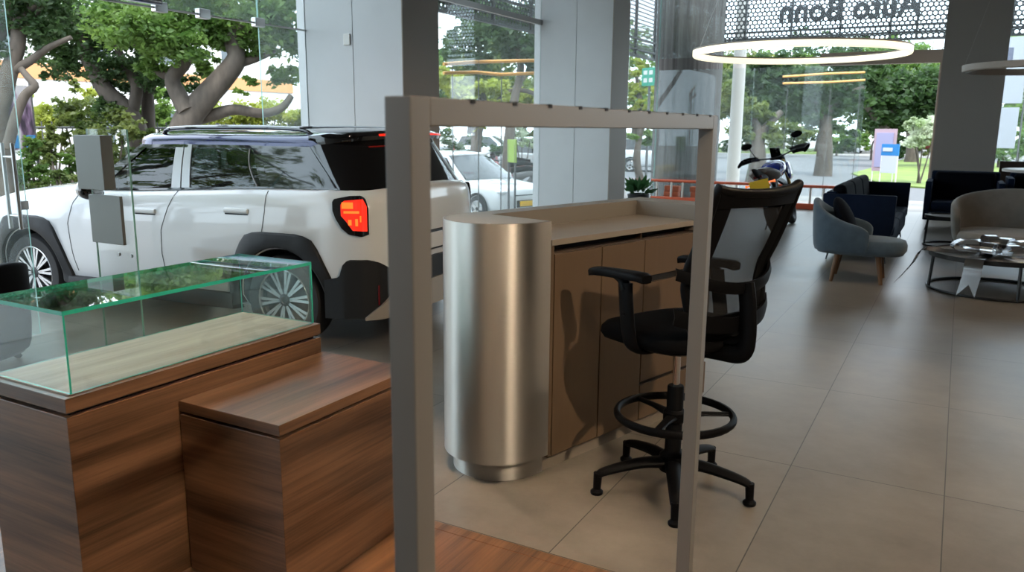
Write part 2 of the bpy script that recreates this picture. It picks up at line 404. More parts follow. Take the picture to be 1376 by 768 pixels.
# ------------------------------------------------------------------ plinths
def plinth(name, label, x0, x1, y0, y1, z, slab, gap, top_in=None):
    t = thing(name, label, 'display plinth', ((x0+x1)/2, (y0+y1)/2, PZ)); cx, cy = (x0+x1)/2, (y0+y1)/2
    h = z - PZ
    MB().box(x0-cx, x1-cx, y0-cy, y1-cy, 0, h-slab-gap, .002).build('body', M_['walnut'], t)
    MB().box(x0-cx+.02, x1-cx-.02, y0-cy+.02, y1-cy-.02, h-slab-gap, h-slab).build('shadow_gap', M_['void'], t, False)
    MB().box(x0-cx, x1-cx, y0-cy, y1-cy, h-slab, h, .0015).build('top_slab', M_['walnut'], t)
    return t, h, cx, cy
t1, h1, cx1, cy1 = plinth('display_plinth', 'taller walnut plinth carrying the glass case', -1.985, -1.572, -2.262, -1.243, .71, .042, .012)
MB().box(-1.962-cx1, -1.592-cx1, -2.24-cy1, -1.262-cy1, h1, h1+.004).build('top_inlay', M_['grey_wood'], t1)
t2, h2, cx2, cy2 = plinth('display_plinth', 'lower empty walnut plinth standing beside the taller one', -1.565, -1.135, -1.905, -1.243, .60, .034, .010)
# glass case
t = thing('glass_case', 'clear glass display case with green edges on top of the walnut plinth', 'display case', (cx1, cy1, .7145))
a0, a1, b0, b1, H = -1.968-cx1, -1.588-cx1, -2.236-cy1, -1.262-cy1, .225
g = .006
def gpane(name, *b):
    return MB().box(*b).build(name, M_['case_glass'], t, False, edge_mat=M_['glass_edge'], edge_dim=.2)
gpane('front_pane', a0, a1, b0, b0+g, 0, H); gpane('back_pane', a0, a1, b1-g, b1, 0, H)
gpane('side_pane', a1-g, a1, b0+g, b1-g, 0, H); gpane('side_pane', a0, a0+g, b0+g, b1-g, 0, H)
gpane('top_pane', a0, a1, b0, b1, H, H+.012)

# ------------------------------------------------------------------ free-standing frame
t = thing('display_stand', 'tall grey metal frame standing open on the wooden floor', 'display stand', (-.083, -2.0, PZ))
pw = .041
ya, yb, zt = -.667-.02, .666, 1.490-PZ
MB().box(-.02, .02, ya-.02, ya+.021, 0, zt, .002).build('post', M_['frame_paint'], t)
MB().box(-.02, .02, yb-.021, yb+.02, 0, zt, .002).build('post', M_['frame_paint'], t)
MB().box(-.02, .02, ya+.0212, yb-.0212, zt-.036, zt, .002).build('top_rail', M_['frame_paint'], t)
MB().box(-.02, .02, ya+.0212, yb-.0212, 0, .036, .002).build('bottom_rail', M_['frame_paint'], t)
for i in range(11):
    y = lerp(ya+.12, yb-.06, i/10)
    MB().box(-.004, .0215, y-.006, y+.006, zt-.005, zt+.0008).build('clip', M_['void'], t)

# ------------------------------------------------------------------ reception counter
M_['brushed'] = pbr('brushed_champagne', (.54, .515, .475), .44, 1.0)
_nt = M_['brushed'].node_tree; _tg = _nt.nodes.new('ShaderNodeTangent'); _tg.direction_type = 'RADIAL'; _tg.axis = 'Z'
_b = [n for n in _nt.nodes if n.type == 'BSDF_PRINCIPLED'][0]; _nt.links.new(_tg.outputs[0], _b.inputs['Tangent']); _b.inputs['Anisotropic'].default_value = .85; _b.inputs['Anisotropic Rotation'].default_value = .25
M_['lam'] = pbr('taupe_laminate', (.110, .071, .042), .36, noise=.04, nscale=8, stretch=(6, 6, .4))
M_['lam_top'] = pbr('taupe_top', (.235, .198, .16), .40, noise=.06, nscale=6)
M_['rim'] = pbr('rim_laminate', (.175, .155, .13), .42)
t = thing('reception_counter', 'taupe reception counter with a rounded brushed metal end', 'reception counter', (-.905, -.645, 0), rad(74.2))
plan = [(.03, 0)] + [(-.0 - .275*sin(a)**.95, .235 - .235*cos(a)) for a in [PI*i/36 for i in range(1, 36)]] + [(.03, .47)]
plan = [(.03, .0)] + [(-.272*max(0, sin(PI*i/40))**.85, .235-.235*cos(PI*i/40)) for i in range(0, 41)] + [(.03, .47)]
e = MB().prism(plan, .085, 1.085).build('rounded_end', M_['brushed'], t, True, 50)
cap = [(u*.985+.0005, .235+(w-.235)*.985) for u, w in plan]
MB().prism(cap, 1.0851, 1.0865).build('end_cap', M_['rim'], t, True, 50)
kick = [(.03 + (u-.03)*.86, .235+(w-.235)*.87) for u, w in plan]
MB().prism(kick, 0, .085).build('end_kick', M_['brushed'], t, True, 50)
MB().box(.031, 1.28, .02, .465, .07, .955).build('carcass', pbr('carcass', (.05, .034, .022), .5), t, False)
MB().box(.031, 1.28, .035, .44, 0, .07).build('kick_board', M_['lam_top'], t, False)
MB().box(.031, 1.28, .06, .36, .955, .985).build('channel', M_['void'], t, False)
MB().box(.031, .05, .001, .06, .07, .985).build('end_stile', M_['lam'], t, False)
MB().box(.0302, 1.1, -.004, .36, .985, 1.010, .002).build('worktop', M_['lam_top'], t)
MB().box(.0302, 1.28, .3605, .47, .956, 1.085, .002).build('back_ledge', M_['rim'], t)
MB().box(1.1005, 1.28, -.004, .36, .956, 1.085, .002).build('end_ledge', M_['rim'], t)
for u0, u1 in ((.056, .362), (.368, .680)):
    MB().box(u0, u1, 0, .0195, .072, .948, .0015).build('door', M_['lam'], t)
for z0, z1 in ((.775, .948), (.262, .742), (.072, .243)):
    d = MB().box(.686, 1.275, 0, .0195, z0, z1, .0015).build('drawer', M_['lam'], t)
for z in (.7575, .2525):
    MB().box(.686, 1.275, .012, .0195, z-.014, z+.014).build('grip_channel', M_['void'], t, False)
    MB().box(.972, .982, .001, .0119, z-.0125, z+.0125).build('channel_divider', M_['lam'], t, False)
MB().box(.675, .683, .02, .0595, .956, .984).build('channel_divider', M_['lam'], t, False)
# ------------------------------------------------------------------ drafting chair (local +X is where it faces, +Y its left = towards the camera)
t = thing('drafting_chair', 'tall black mesh office chair with a foot ring at the counter', 'office chair', (-.39, -.49, 0), math.atan2(.41, -.912))
off = math.atan2(.41, -.912)
for k in range(5):
    a = rad(-69.5 + 72*k) - off
    dx, dy = cos(a), sin(a)
    m = MB()
    pts = [(dx*.025, dy*.025, .118), (dx*.12, dy*.12, .122), (dx*.22, dy*.22, .108), (dx*.29, dy*.29, .092), (dx*.315, dy*.315, .078)]
    m.tube(smooth_path(pts, 4), [lerp(.034, .019, i/16) for i in range(17)], 12, flat=(1.0, .72), up=(0, 0, 1))
    m.tube([(dx*.313, dy*.313, .09), (dx*.316, dy*.316, .012)], [.018, .016], 12)
    lg = m.build('leg', M_['blackp'], t)
    MB().lathe([(.024, 0), (.026, .004), (.026, .012), (.018, .02), (.012, .03)], 20, M=Matrix.Translation((dx*.316, dy*.316, 0))).build('glide', M_['blackp'], lg)
m = MB(); m.lathe([(.052, .085), (.056, .10), (.052, .15), (.036, .165), (.033, .17), (.033, .44), (.03, .445), (.014, .446)], 24); m.build('column', M_['blackp'], t)
MB().lathe([(.0145, .44), (.0145, .61)], 20).build('gas_lift', M_['chrome'], t)
m = MB(); m.lathe([(.038, .29), (.046, .30), (.046, .335), (.036, .345)], 20)
rp = [(cos(rad(10*i))*.232, sin(rad(10*i))*.232, .322) for i in range(36)]
m.tube(rp, .0135, 10, closed=True, up=(0, 0, 1), flat=(1, 1.25))
for k in range(3):
    a = rad(30 + 120*k) - off
    m.tube([(cos(a)*.03, sin(a)*.03, .318), (cos(a)*.12, sin(a)*.12, .324), (cos(a)*.226, sin(a)*.226, .322)], [.026, .018, .017], 10, flat=(1.0, .5), up=(0, 0, 1))
m.build('foot_ring', M_['blackp'], t)
m = MB(); m.box(-.11, .09, -.075, .075, .598, .632, .012); m.tube([(0, 0, .585), (0, 0, .60)], .035, 16)
m.tube([(.02, -.06, .615), (.02, -.2, .612)], .006, 8); m.build('mechanism', M_['black_metal'], t)
# seat: a soft rounded cushion over a shell
def seat_ring(sx, sy, cx, z, n=48, p=3.2):
    out = []
    for i in range(n):
        a = 2*PI*i/n; c, s_ = cos(a), sin(a)
        out.append((cx + sx*abs(c)**(2/p)*(1 if c >= 0 else -1), sy*abs(s_)**(2/p)*(1 if s_ >= 0 else -1), z))
    return out
def seat_surface(rows, drop):
    return [[(x, y, z - drop*max(0, x-.10)**2*2.2) for x, y, z in r] for r in rows]
rows = [seat_ring(.20, .20, .03, .640), seat_ring(.245, .24, .025, .642), seat_ring(.258, .252, .025, .665), seat_ring(.255, .25, .025, .69), seat_ring(.235, .232, .025, .708), seat_ring(.17, .17, .02, .714), seat_ring(.06, .06, .01, .709)]
MB().grid(seat_surface(rows, .35), close_v=True, cap=True).build('seat_cushion', M_['blackf'], t, True, 80)
rows = [seat_ring(.12, .14, .0, .630), seat_ring(.21, .21, .02, .628), seat_ring(.238, .232, .022, .639)]
MB().grid(seat_surface(rows, .3), close_v=True, cap=True).build('seat_shell', M_['blackp'], t, True, 60)
# backrest frame and mesh
PROF = [(.70, -.215), (.76, -.235), (.82, -.238), (.90, -.226), (.97, -.238), (1.03, -.268), (1.10, -.298), (1.18, -.330), (1.26, -.358)]
HW = [(.70, .13), (.73, .185), (.78, .212), (.86, .228), (.95, .234), (1.1, .237), (1.24, .240), (1.262, .238)]
def bx_(z, y=0):  # the back curves round the sitter
    return interp(z, PROF) + .20*(y*y) * (1.0 if z < 1.1 else 1.0)
def back_pt(z, s, inset=0.0):
    hw = interp(z, HW) - inset; y = hw*s
    return Vector((bx_(z, y) - .02*(1-s*s) + .01, y, z))
zs = [.70 + (1.262-.70)*i/26 for i in range(27)]
lp = [back_pt(z, 1, .013) for z in zs]; rp_ = [back_pt(z, -1, .013) for z in zs]
top = [back_pt(1.238 + .017*s*s, s, .013) for s in [1 - 2*i/12 for i in range(1, 12)]]
bot = [back_pt(.703, s, .013) for s in [-1 + 2*i/8 for i in range(1, 8)]]
m = MB(); m.tube(lp + top + rp_[::-1] + bot, .0165, 12, closed=True, flat=(1.15, 1.0)); m.build('back_frame', M_['blackp'], t)
m = MB()
m.slab([[back_pt(z, s, .012) for s in [-1 + .125*i for i in range(17)]] for z in [1.195 + .055*i/4 for i in range(5)]], .012)
m.build('top_panel', M_['blackp'], t)
m = MB(); m.slab([[back_pt(z, s, .012) for s in [-1 + .125*i for i in range(17)]] for z in [.715 + .075*i/4 for i in range(5)]], .012); m.build('lower_panel', M_['blackp'], t)
for sg in (1, -1):
    m = MB(); m.slab([[back_pt(z, sg*s, .012) for s in (.66 + .03*(z-.78), .77, .88, 1.0)] for z in zs[4:-3]], .008*sg); m.build('side_border', M_['blackf'], t)
M_['mesh'] = see_through('chair_mesh', (.009, .009, .010), .42)
rows = [[back_pt(z, s, .014) for s in [-1 + .1*i for i in range(21)]] for z in [.715 + (1.25-.715)*i/20 for i in range(21)]]
MB().slab(rows, .002).build('mesh_back', M_['mesh'], t)
# spine, lumbar band and lower brace behind the mesh
m = MB()
sp = [(-.07, 0, .622), (-.19, 0, .632), (-.28, 0, .640), (-.318, 0, .665), (-.326, 0, .72), (-.322, 0, .80), (-.312, 0, .87), (-.302, 0, .91)]
m.tube(smooth_path(sp, 4), [.024]*29, 12, flat=(1.5, .8), up=(0, 1, 0))
m.tube(smooth_path([(-.19, 0, .69), (-.25, 0, .685), (-.29, 0, .70), (-.315, 0, .745)], 4), .013, 10, flat=(1, 1.4))
m.build('spine', M_['blackp'], t)
def band(z0, zc, zw, depth, name):
    rows = []
    for i in range(25):
        s = -1 + 2*i/24; y = .266*s
        x = -.205 - depth*(1 - abs(s)**2.6); zc_ = z0 + (zc - z0)*(1 - s*s)
        rows.append([Vector((x, y, zc_ - zw)), Vector((x-.006, y, zc_)), Vector((x, y, zc_ + zw))])
    m = MB(); m.slab(rows, .012); m.build(name, M_['blackp'], t, True, 60)
band(.955, .895, .022, .105, 'lumbar_band'); band(.80, .755, .030, .085, 'lower_brace')
for sg in (1, -1):
    # armrests: post from under the seat, a collar, a long soft pad
    m = MB()
    m.tube(smooth_path([(.0, sg*.10, .624), (.0, sg*.20, .622), (.005, sg*.252, .645), (.012, sg*.268, .70), (.028, sg*.268, .80), (.04, sg*.265, .885)], 4), [.024]*21, 12, flat=(.62, 1.5), up=(1, 0, 0))
    m.tube(smooth_path([(.035, sg*.265, .86), (.055, sg*.263, .893), (.10, sg*.262, .908)], 3), [.024, .024, .022, .02, .018, .016, .014], 10, flat=(1, .8))
    ap = m.build('armrest_post', M_['blackp'], t)
    MB().tube([(.018, sg*.292, .775), (.018, sg*.297, .775)], .007, 12).build('height_button', M_['blackp'], ap)
    m = MB(); rows = []
    for i in range(13):
        u = i/12; x = lerp(-.062, .232, u); hw = .040 - .014*abs(u-.35)**1.5; hw *= (1 if 0 < i < 12 else .72)
        zz = .934 - .006*u*u*2 - (.006 if i in (0, 12) else 0)
        rows.append([(x, sg*.258 + hw*cs, zz - .013 + .013*sn - (.006 if sn < 0 else 0)) for cs, sn in ((-1, .2), (-.85, .8), (-.4, 1), (.4, 1), (.85, .8), (1, .2), (.85, -.8), (0, -1), (-.85, -.8))])
    m.grid(rows, close_v=True, cap=True); m.build('armrest_pad', M_['blackp'], t, True, 60)
# ------------------------------------------------------------------ cars
M_['paint_white'] = pbr('car_paint_white', (.61, .635, .65), .28, 0, 1.0)
M_['roof_blue'] = pbr('car_roof_blue', (.003, .006, .075), .15, .3, 1.0)
M_['gloss_black'] = pbr('gloss_black', (.004, .004, .005), .06, 0, 1.0)
M_['cladding'] = pbr('car_cladding', (.010, .0105, .0115), .5, spec=.3)
M_['tyre'] = pbr('tyre_rubber', (.013, .013, .014), .75)
M_['rimsilver'] = pbr('rim_silver', (.62, .63, .64), .22, .9)
M_['rimdark'] = pbr('rim_dark', (.012, .012, .013), .4)
M_['car_glass'] = glass('car_glass', (.34, .38, .38), 1.3)
M_['car_glass_dark'] = glass('car_glass_dark', (.10, .11, .115), 1.4)
M_['silver_trim'] = pbr('silver_trim', (.38, .385, .39), .3, .6)
M_['skid'] = pbr('skid_silver', (.40, .36, .31), .35, .5)
M_['cabin'] = pbr('cabin_dark', (.010, .010, .011), .7)
M_['lamp_red'] = pbr('lamp_red', (.55, .012, .006), .12, 0, 1.0, emit=(1, .03, .012), es=.75)
M_['lamp_amber'] = pbr('lamp_amber', (.8, .18, .02), .15, 0, 1.0, emit=(1, .14, .02), es=1.1)
M_['lamp_clear'] = pbr('lamp_clear', (.75, .78, .8), .08, .2, 1.0)
M_['reflector'] = pbr('red_reflector', (.10, .004, .006), .2)
M_['plate_y'] = pbr('plate_yellow', (.85, .50, .015), .5)
M_['seam'] = pbr('panel_seam', (.05, .052, .055), .6)

class CarShape:
    def __init__(s, st, belt_in=.05, roof_in=.18, crown=.05):
        s.st = st; s.crown = crown          # stations (s, half width, z bottom, z top)
    def w(s, x): return interp(x, [(a[0], a[1]) for a in s.st])
    def zt(s, x): return interp(x, [(a[0], a[3]) for a in s.st])
    def zb(s, x): return interp(x, [(a[0], a[2]) for a in s.st])
    def sec(s, x):
        w, zb, zt = s.w(x), s.zb(x), s.zt(x); h = zt - zb
        return [(w*.55, zb), (w*.90, zb), (w*.965, zb+.10*h), (w*.99, zb+.28*h), (w, zb+.50*h), (w, zb+.70*h), (w*.985, zb+.84*h), (w*.955, zb+.935*h), (w*.90, zt), (w*.72, zt+s.crown*.5), (w*.38, zt+s.crown*.9)]
    def side(s, x, z):                     # half width of the body at a height
        w, zb, zt = s.w(x), s.zb(x), s.zt(x); t = (z - zb) / max(zt - zb, .01)
        return w * interp(t, [(0, .90), (.10, .965), (.28, .99), (.5, 1), (.7, 1), (.84, .985), (.935, .955), (1, .90)])
    def body(s, wheels, wr, well_w=.30):
        m = MB(); rows = []
        for a in s.st:
            q = s.sec(a[0]); half = [(a[0], y, z) for y, z in q]
            rows.append([(a[0], 0, a[2])] + half + [(a[0], 0, a[3]+s.crown)] + [(a[0], -y, z) for _, y, z in half[::-1]])
        m.grid(rows, close_v=True, cap=True); return m

def make_wheel(parent, name, loc, r, rim, w, side, spokes=10, dark=True, cheap=False):
    # axle along Y; side = +1 outer face towards +Y
    t = bpy.data.objects.new(name, None); COL.objects.link(t); t.parent = parent; t.location = loc; t.empty_display_size = .1
    R = Matrix.Rotation(-side*PI/2, 4, 'X')
    MB().lathe([(rim-.012, -w/2), (r*.93, -w/2), (r*.985, -w*.36), (r, -w*.2), (r, w*.2), (r*.985, w*.36), (r*.93, w/2), (rim+.012, w/2+.004), (rim-.006, w/2-.004), (rim-.012, w/2-.03)], 48, M=R, closed=True).build('tyre', M_['tyre'], t)
    m = MB(); m.lathe([(rim*.98, w/2-.075), (rim*.6, w/2-.07), (.02, w/2-.06)], 40, M=R); m.lathe([(rim, -w/2+.01), (rim, w/2-.02), (rim-.01, w/2-.02), (rim-.01, -w/2+.01)], 40, M=R, closed=True)
    m.build('wheel_barrel', M_['rimdark'], t)
    m = MB(); z = w/2
    m.lathe([(rim-.004, z-.03), (rim, z-.004), (rim-.006, z+.001), (rim-.014, z-.006), (rim-.016, z-.03)], 64, M=R, closed=True)
    m.build('rim_edge', M_['rimsilver'], t)
    for k in range(spokes):
        a = 2*PI*k/spokes + .12; m = MB()
        Rk = R @ Matrix.Rotation(a, 4, 'Z')
        for d in ((-.10, -.26), (.10, .26)) if not cheap else ((0, 0),):
            r0, r1 = rim*.20, rim*.95; a0, a1 = d[0]*.5, d[1]*.62
            p0 = (r0*cos(a0), r0*sin(a0)); p1 = (r1*cos(a1*.62), r1*sin(a1*.62))
            ux, uy = p1[0]-p0[0], p1[1]-p0[1]; L = math.hypot(ux, uy); nx, ny = -uy/L, ux/L
            h0, h1 = (.007, .0105) if not cheap else (.03, .04)
            poly = [(p0[0]+nx*h0, p0[1]+ny*h0), (p0[0]-nx*h0, p0[1]-ny*h0), (p1[0]-nx*h1, p1[1]-ny*h1), (p1[0]+nx*h1, p1[1]+ny*h1)]
            m.prism(poly, z-.045, z-.012, 'z', M=Rk)
        m.build('spoke', M_['rimsilver'], t, False)
    MB().lathe([(rim*.23, z-.05), (rim*.22, z-.014), (rim*.12, z-.008), (rim*.11, z-.02)], 24, M=R).build('hub_cap', M_['rimdark'], t)
    return t

def wrap(cs, path, zlo, zhi, off, th, n=24, nz=8):
    # a panel laid on the body's outline; path = list of (x, y) in plan, lengths normalised to 0..1
    L = [0]
    for a, b in zip(path, path[1:]): L.append(L[-1] + math.hypot(b[0]-a[0], b[1]-a[1]))
    def P(u):
        d = u*L[-1]
        for i in range(len(path)-1):
            if d <= L[i+1] + 1e-9:
                f = (d - L[i]) / max(L[i+1]-L[i], 1e-9); return Vector((lerp(path[i][0], path[i+1][0], f), lerp(path[i][1], path[i+1][1], f)))
        return Vector(path[-1])
    rows = []
    for i in range(n+1):
        u = i/n; p = P(u); d = P(min(1, u+.02)) - P(max(0, u-.02)); nr = Vector((d.y, -d.x)).normalized()
        lo, hi = zlo(u), zhi(u)
        rows.append([Vector((p.x + nr.x*off, p.y + nr.y*off, lerp(lo, hi, j/nz))) for j in range(nz+1)])
    m = MB(); m.slab(rows, -th); return m

def ruled(Pb, Pt, ts, bulge=0.0):
    rows = []
    for b, t_ in zip(Pb, Pt):
        b, t_ = Vector(b), Vector(t_); r = []
        for k in ts:
            q = b.lerp(t_, k); q.y *= 1 + bulge*4*k*(1-k); r.append(q)
        rows.append(r)
    return rows

def suv(name, label, loc, rz, paint):
    car = thing(name, label, 'car', loc, rz)
    ST = [(-.712, .46, .34, .98), (-.70, .58, .30, 1.0), (-.665, .69, .26, 1.02), (-.60, .755, .24, 1.04), (-.50, .80, .235, 1.055), (-.34, .822, .23, 1.06), (-.05, .826, .23, 1.055), (.3, .822, .23, 1.045), (.8, .818, .23, 1.02), (1.3, .816, .23, .995), (1.75, .82, .23, .985), (2.05, .825, .23, .975), (2.44, .826, .23, .945), (2.75, .805, .24, .905), (2.95, .755, .25, .865), (3.07, .66, .28, .80), (3.13, .50, .34, .72)]
    cs = CarShape(ST)
    WB, WR = 2.44, .305
    body = cs.body((0, WB), WR).build('body', paint, car, True, 60)
    # wheel wells cut out of the closed body
    cut = MB()
    for x in (0, WB):
        for sg in (1, -1):
            cut.lathe([(.352, -.16), (.352, .2)], 40, M=Matrix.Translation((x, sg*.75, .305)) @ Matrix.Rotation(PI/2, 4, 'X'))
    co = cut.build('cutter', paint, car, False)
    md = body.modifiers.new('b', 'BOOLEAN'); md.operation = 'DIFFERENCE'; md.object = co; md.solver = 'EXACT'
    bpy.context.view_layer.update()
    dg = bpy.context.evaluated_depsgraph_get(); me = bpy.data.meshes.new_from_object(body.evaluated_get(dg))
    body.modifiers.clear(); body.data = me; bpy.data.objects.remove(co)
    me.materials.clear(); me.materials.append(paint); me.materials.append(M_['cladding'])
    for p in me.polygons:
        c = p.center
        p.material_index = 1 if any(abs(math.hypot(c.x-x, c.z-.305) - .35) < .012 and abs(p.normal.y) < .5 for x in (0, WB)) or (any(math.hypot(c.x-x, c.z-.305) < .352 for x in (0, WB)) and abs(c.y) < .62 and abs(p.normal.y) > .9) else 0
    for x, nm in ((0, 'rear'), (WB, 'front')):
        for sg in (1, -1):
            make_wheel(car, 'wheel', (x, sg*.715, WR), WR, .212, .20, sg)
    # arches: squared-off black flares
    for x, rear in ((0, True), (WB, False)):
        for sg in (1, -1):
            inner = [(x + .362*cos(rad(a)), .305 + .362*sin(rad(a))) for a in range(-8, 189, 8)]
            ox = [(x+.475, .22), (x+.455, .40), (x+.36, .655), (x+.29, .735), (x+.20, .762), (x-.16, .762), (x-.25, .735), (x-.31, .66), (x-.40, .47), (x-.46, .30), (x-.47, .22)]
            n = len(inner); m = MB(); rows = []
            # resample the outer outline to the inner count
            L = [0]
            for a, b in zip(ox, ox[1:]): L.append(L[-1] + math.hypot(b[0]-a[0], b[1]-a[1]))
            def OP(u):
                d = u*L[-1]
                for i in range(len(ox)-1):
                    if d <= L[i+1]+1e-9: f = (d-L[i])/(L[i+1]-L[i]); return (lerp(ox[i][0], ox[i+1][0], f), lerp(ox[i][1], ox[i+1][1], f))
            for i in range(n):
                a = inner[i]; b = OP(i/(n-1)); col = []
                for k, dep in ((0, -.10), (0, .030), (.15, .036), (.9, .020), (1, .006), (1, -.03)):
                    px, pz = lerp(a[0], b[0], k), lerp(a[1], b[1], k)
                    col.append((px, sg*(cs.side(px, max(pz, .34)) + dep if dep > -.05 else cs.side(px, .6) + dep), pz))
                rows.append(col)
            m.grid(rows, close_v=True, cap=True).build('wheel_arch', M_['cladding'], car, True, 40)
    # sills
    for sg in (1, -1):
        rows = []
        for i in range(13):
            x = lerp(.42, 2.02, i/12); y = cs.w(x)
            rows.append([(x, sg*(y-.10), .20), (x, sg*(y+.012), .21), (x, sg*(y+.020), .27), (x, sg*(y+.008), .315), (x, sg*(y-.05), .32)])
        MB().grid(rows, close_v=True, cap=True).build('sill', M_['cladding'], car, True, 40)
        rows = [[(x, sg*(cs.w(x)+.022), .285), (x, sg*(cs.w(x)+.026), .300), (x, sg*(cs.w(x)+.016), .302)] for x in (.62, 1.0, 1.5, 1.8)]
    # rear bumper cladding
    half = [(-.36, .822), (-.50, .80), (-.60, .755), (-.665, .69), (-.70, .58), (-.715, .40), (-.722, .2)]
    path = half + [(-.722, 0)] + [(x, -y) for x, y in half[::-1]]
    def zt_(u):
        v = min(u, 1-u)*2
        return interp(v, [(0, .48), (.10, .50), (.13, .60), (.16, .615), (.27, .615), (.33, .60), (.42, .545), (1, .56)])
    wrap(cs, path, lambda u: .23, zt_, .030, .07, 96, 6).build('rear_bumper', M_['cladding'], car, True, 50)
    mid = path[2:-2]
    def zl(u): return .225
    def zh(u):
        v = min(u, 1-u)*2; return interp(v, [(0, .24), (.10, .30), (.22, .37), (.34, .405), (1, .41)])
    wrap(cs, mid, zl, zh, .048, .05, 48, 5).build('skid_plate', M_['skid'], car, True, 50)
    for sg in (1, -1):
        m = MB(); m.box(-.006, .006, -.011, .011, .32, .45, .003, M=Matrix.Translation((-.665-.022, sg*.69+sg*.02, 0)) @ Matrix.Rotation(sg*.75, 4, 'Z')); m.build('bumper_reflector', M_['reflector'], car)
    # tail lamps: black surround, red lens, amber bulb glow
    for sg in (1, -1):
        p0 = [(-.43, .815), (-.50, .80), (-.56, .777), (-.60, .755), (-.632, .726)]
        pp = [(x, sg*y) for x, y in p0]; pp = pp if sg > 0 else pp[::-1]
        def TL(u): return u if sg > 0 else 1-u
        lo = lambda u: interp(TL(u), [(0, .93), (.08, .88), (.25, .82), (.45, .78), (.8, .765), (1, .78)])
        hi = lambda u: interp(TL(u), [(0, .985), (.06, 1.005), (.5, 1.025), (.8, 1.028), (.92, 1.01), (1, .95)])
        b = wrap(cs, pp, lo, hi, .014, .03, 28, 8).build('tail_lamp', M_['gloss_black'], car, True, 50)
        lo2 = lambda u: interp(TL(u), [(.0, .90), (.2, .865), (.45, .805), (1, .80)]); hi2 = lambda u: interp(TL(u), [(0, .97), (.15, .995), (.85, 1.005), (1, .96)])
        p1 = [(-.485, .804), (-.52, .794), (-.55, .781), (-.58, .767), (-.60, .755), (-.624, .733)]
        pq = [(x, sg*y) for x, y in p1]; pq = pq if sg > 0 else pq[::-1]
        wrap(cs, pq, lo2, hi2, .0165, .006, 20, 6).build('lens', M_['lamp_red'], b, True, 50)
        for z0, z1, u0, u1 in ((.945, .985, .04, .45), (.915, .93, .1, .7), (.84, .875, .25, .38), (.835, .88, .52, .62), (.86, .90, .72, .80)):
            a = [Vector(pq[0]).lerp(Vector(pq[-1]), TL(u0 if sg > 0 else u1)), Vector(pq[0]).lerp(Vector(pq[-1]), TL(u1 if sg > 0 else u0))]
            i0, i1 = (u0, u1) if sg > 0 else (1-u1, 1-u0)
            seg = [pq[int(round(lerp(i0, i1, k/3)*5))] for k in range(4)]
            seg = [tuple(Vector(pq[min(4, int(5*w_))]).lerp(Vector(pq[min(5, int(5*w_)+1)]), 5*w_-min(4, int(5*w_)))) for w_ in [lerp(i0, i1, k/4) for k in range(5)]]
            wrap(cs, seg, lambda u: z0, lambda u: z1, .0185, .003, 6, 2).build('bulb_glow', M_['lamp_amber'], b, True)
    # plate recess and badge on the tailgate
    MB().box(-.735, -.70, -.30, .30, .60, .74, .01).build('number_plate_recess', M_['cladding'], car)
    MB().box(-.742, -.736, -.24, .24, .615, .725, .003).build('number_plate', M_['lamp_clear'], car)
    # greenhouse: belt outline and roof outline with matching stations
    def belt(x): return cs.side(x, cs.zt(x)-.03) - .02
    RZ = 1.335
    SB = {'D': -.42, 'C0': .12, 'C1': .19, 'B0': .83, 'B1': 1.0, 'A': 1.86}
    STp = {'D': -.13, 'C0': .275, 'C1': .335, 'B0': .87, 'B1': 1.02, 'A': 1.36}
    def roof_y(x): return .645 - .03*max(0, x-.9)
    def bp(k, f=None):
        x = SB[k] if isinstance(k, str) else k; return Vector((x, belt(x), cs.zt(x)-.005))
    def tp(k):
        x = STp[k] if isinstance(k, str) else k; return Vector((x, roof_y(x), RZ - .03*max(0, x-1.0)))
    def strip(b0, t0, b1, t1, n=6):
        Pb, Pt = [], []
        for i in range(n+1):
            xb, xt = lerp(b0, b1, i/n), lerp(t0, t1, i/n); Pb.append(bp(xb)); Pt.append(tp(xt))
        return Pb, Pt
    def flip(rows, sg): return [[Vector((p.x, p.y*sg, p.z)) for p in r] for r in rows]
    ks = [i/6 for i in range(7)]
    for sg in (1, -1):
        def pan(nm, b0, t0, b1, t1, mat, off=0, th=.008, tr=ks, n=6):
            rows = flip(ruled(*strip(b0, t0, b1, t1, n), tr, .012), sg)
            for r in rows:
                for p in r: p.y += sg*off
            m = MB(); m.slab(rows, th*(1 if sg > 0 else -1)); return m.build(nm, mat, car, True, 40)
        pan('front_window', SB['B1'], STp['B1'], 1.72, 1.29, M_['car_glass'], -.004, tr=[.03 + .88*i/6 for i in range(7)])
        pan('rear_window', SB['C1'], STp['C1'], SB['B0'], STp['B0'], M_['car_glass'], -.004, tr=[.03+.88*i/6 for i in range(7)])
        pan('quarter_window', SB['D'], STp['D'], SB['C0'], STp['C0'], M_['gloss_black'], .002, n=10)
        pan('pillar', SB['C0'], STp['C0'], SB['C1'], STp['C1'], M_['gloss_black'], .003, .02)
        pan('pillar', SB['B0'], STp['B0'], .905, .935, M_['silver_trim'], .003, .03)
        pan('pillar', .917, .945, SB['B1'], STp['B1'], M_['silver_trim'], .003, .03)
        pan('pillar', 1.70, 1.275, SB['A'], STp['A'], M_['gloss_black'], .004, .04)
        pan('window_rail', SB['C0'], STp['C0'], 1.75, 1.30, M_['gloss_black'], .003, .02, [.90, .95, 1.0], 10)
        pan('belt_trim', SB['D'], STp['D'], 1.80, 1.33, M_['gloss_black'], .006, .012, [.0, .02, .04], 14)
        # slim bright line at the back of the rear door glass
        P = []
        for k in range(7):
            f = k/6; q = bp('C1').lerp(tp('C1'), .05 + .82*f); P.append(Vector((q.x + .03 + .03*sin(PI*f), sg*(q.y + .007), q.z)))
        MB().tube(P, .004, 6).build('glass_run', M_['silver_trim'], car)
    # rear wrap: from the D line round the back, gloss black, carries the rear window
    nb = 24
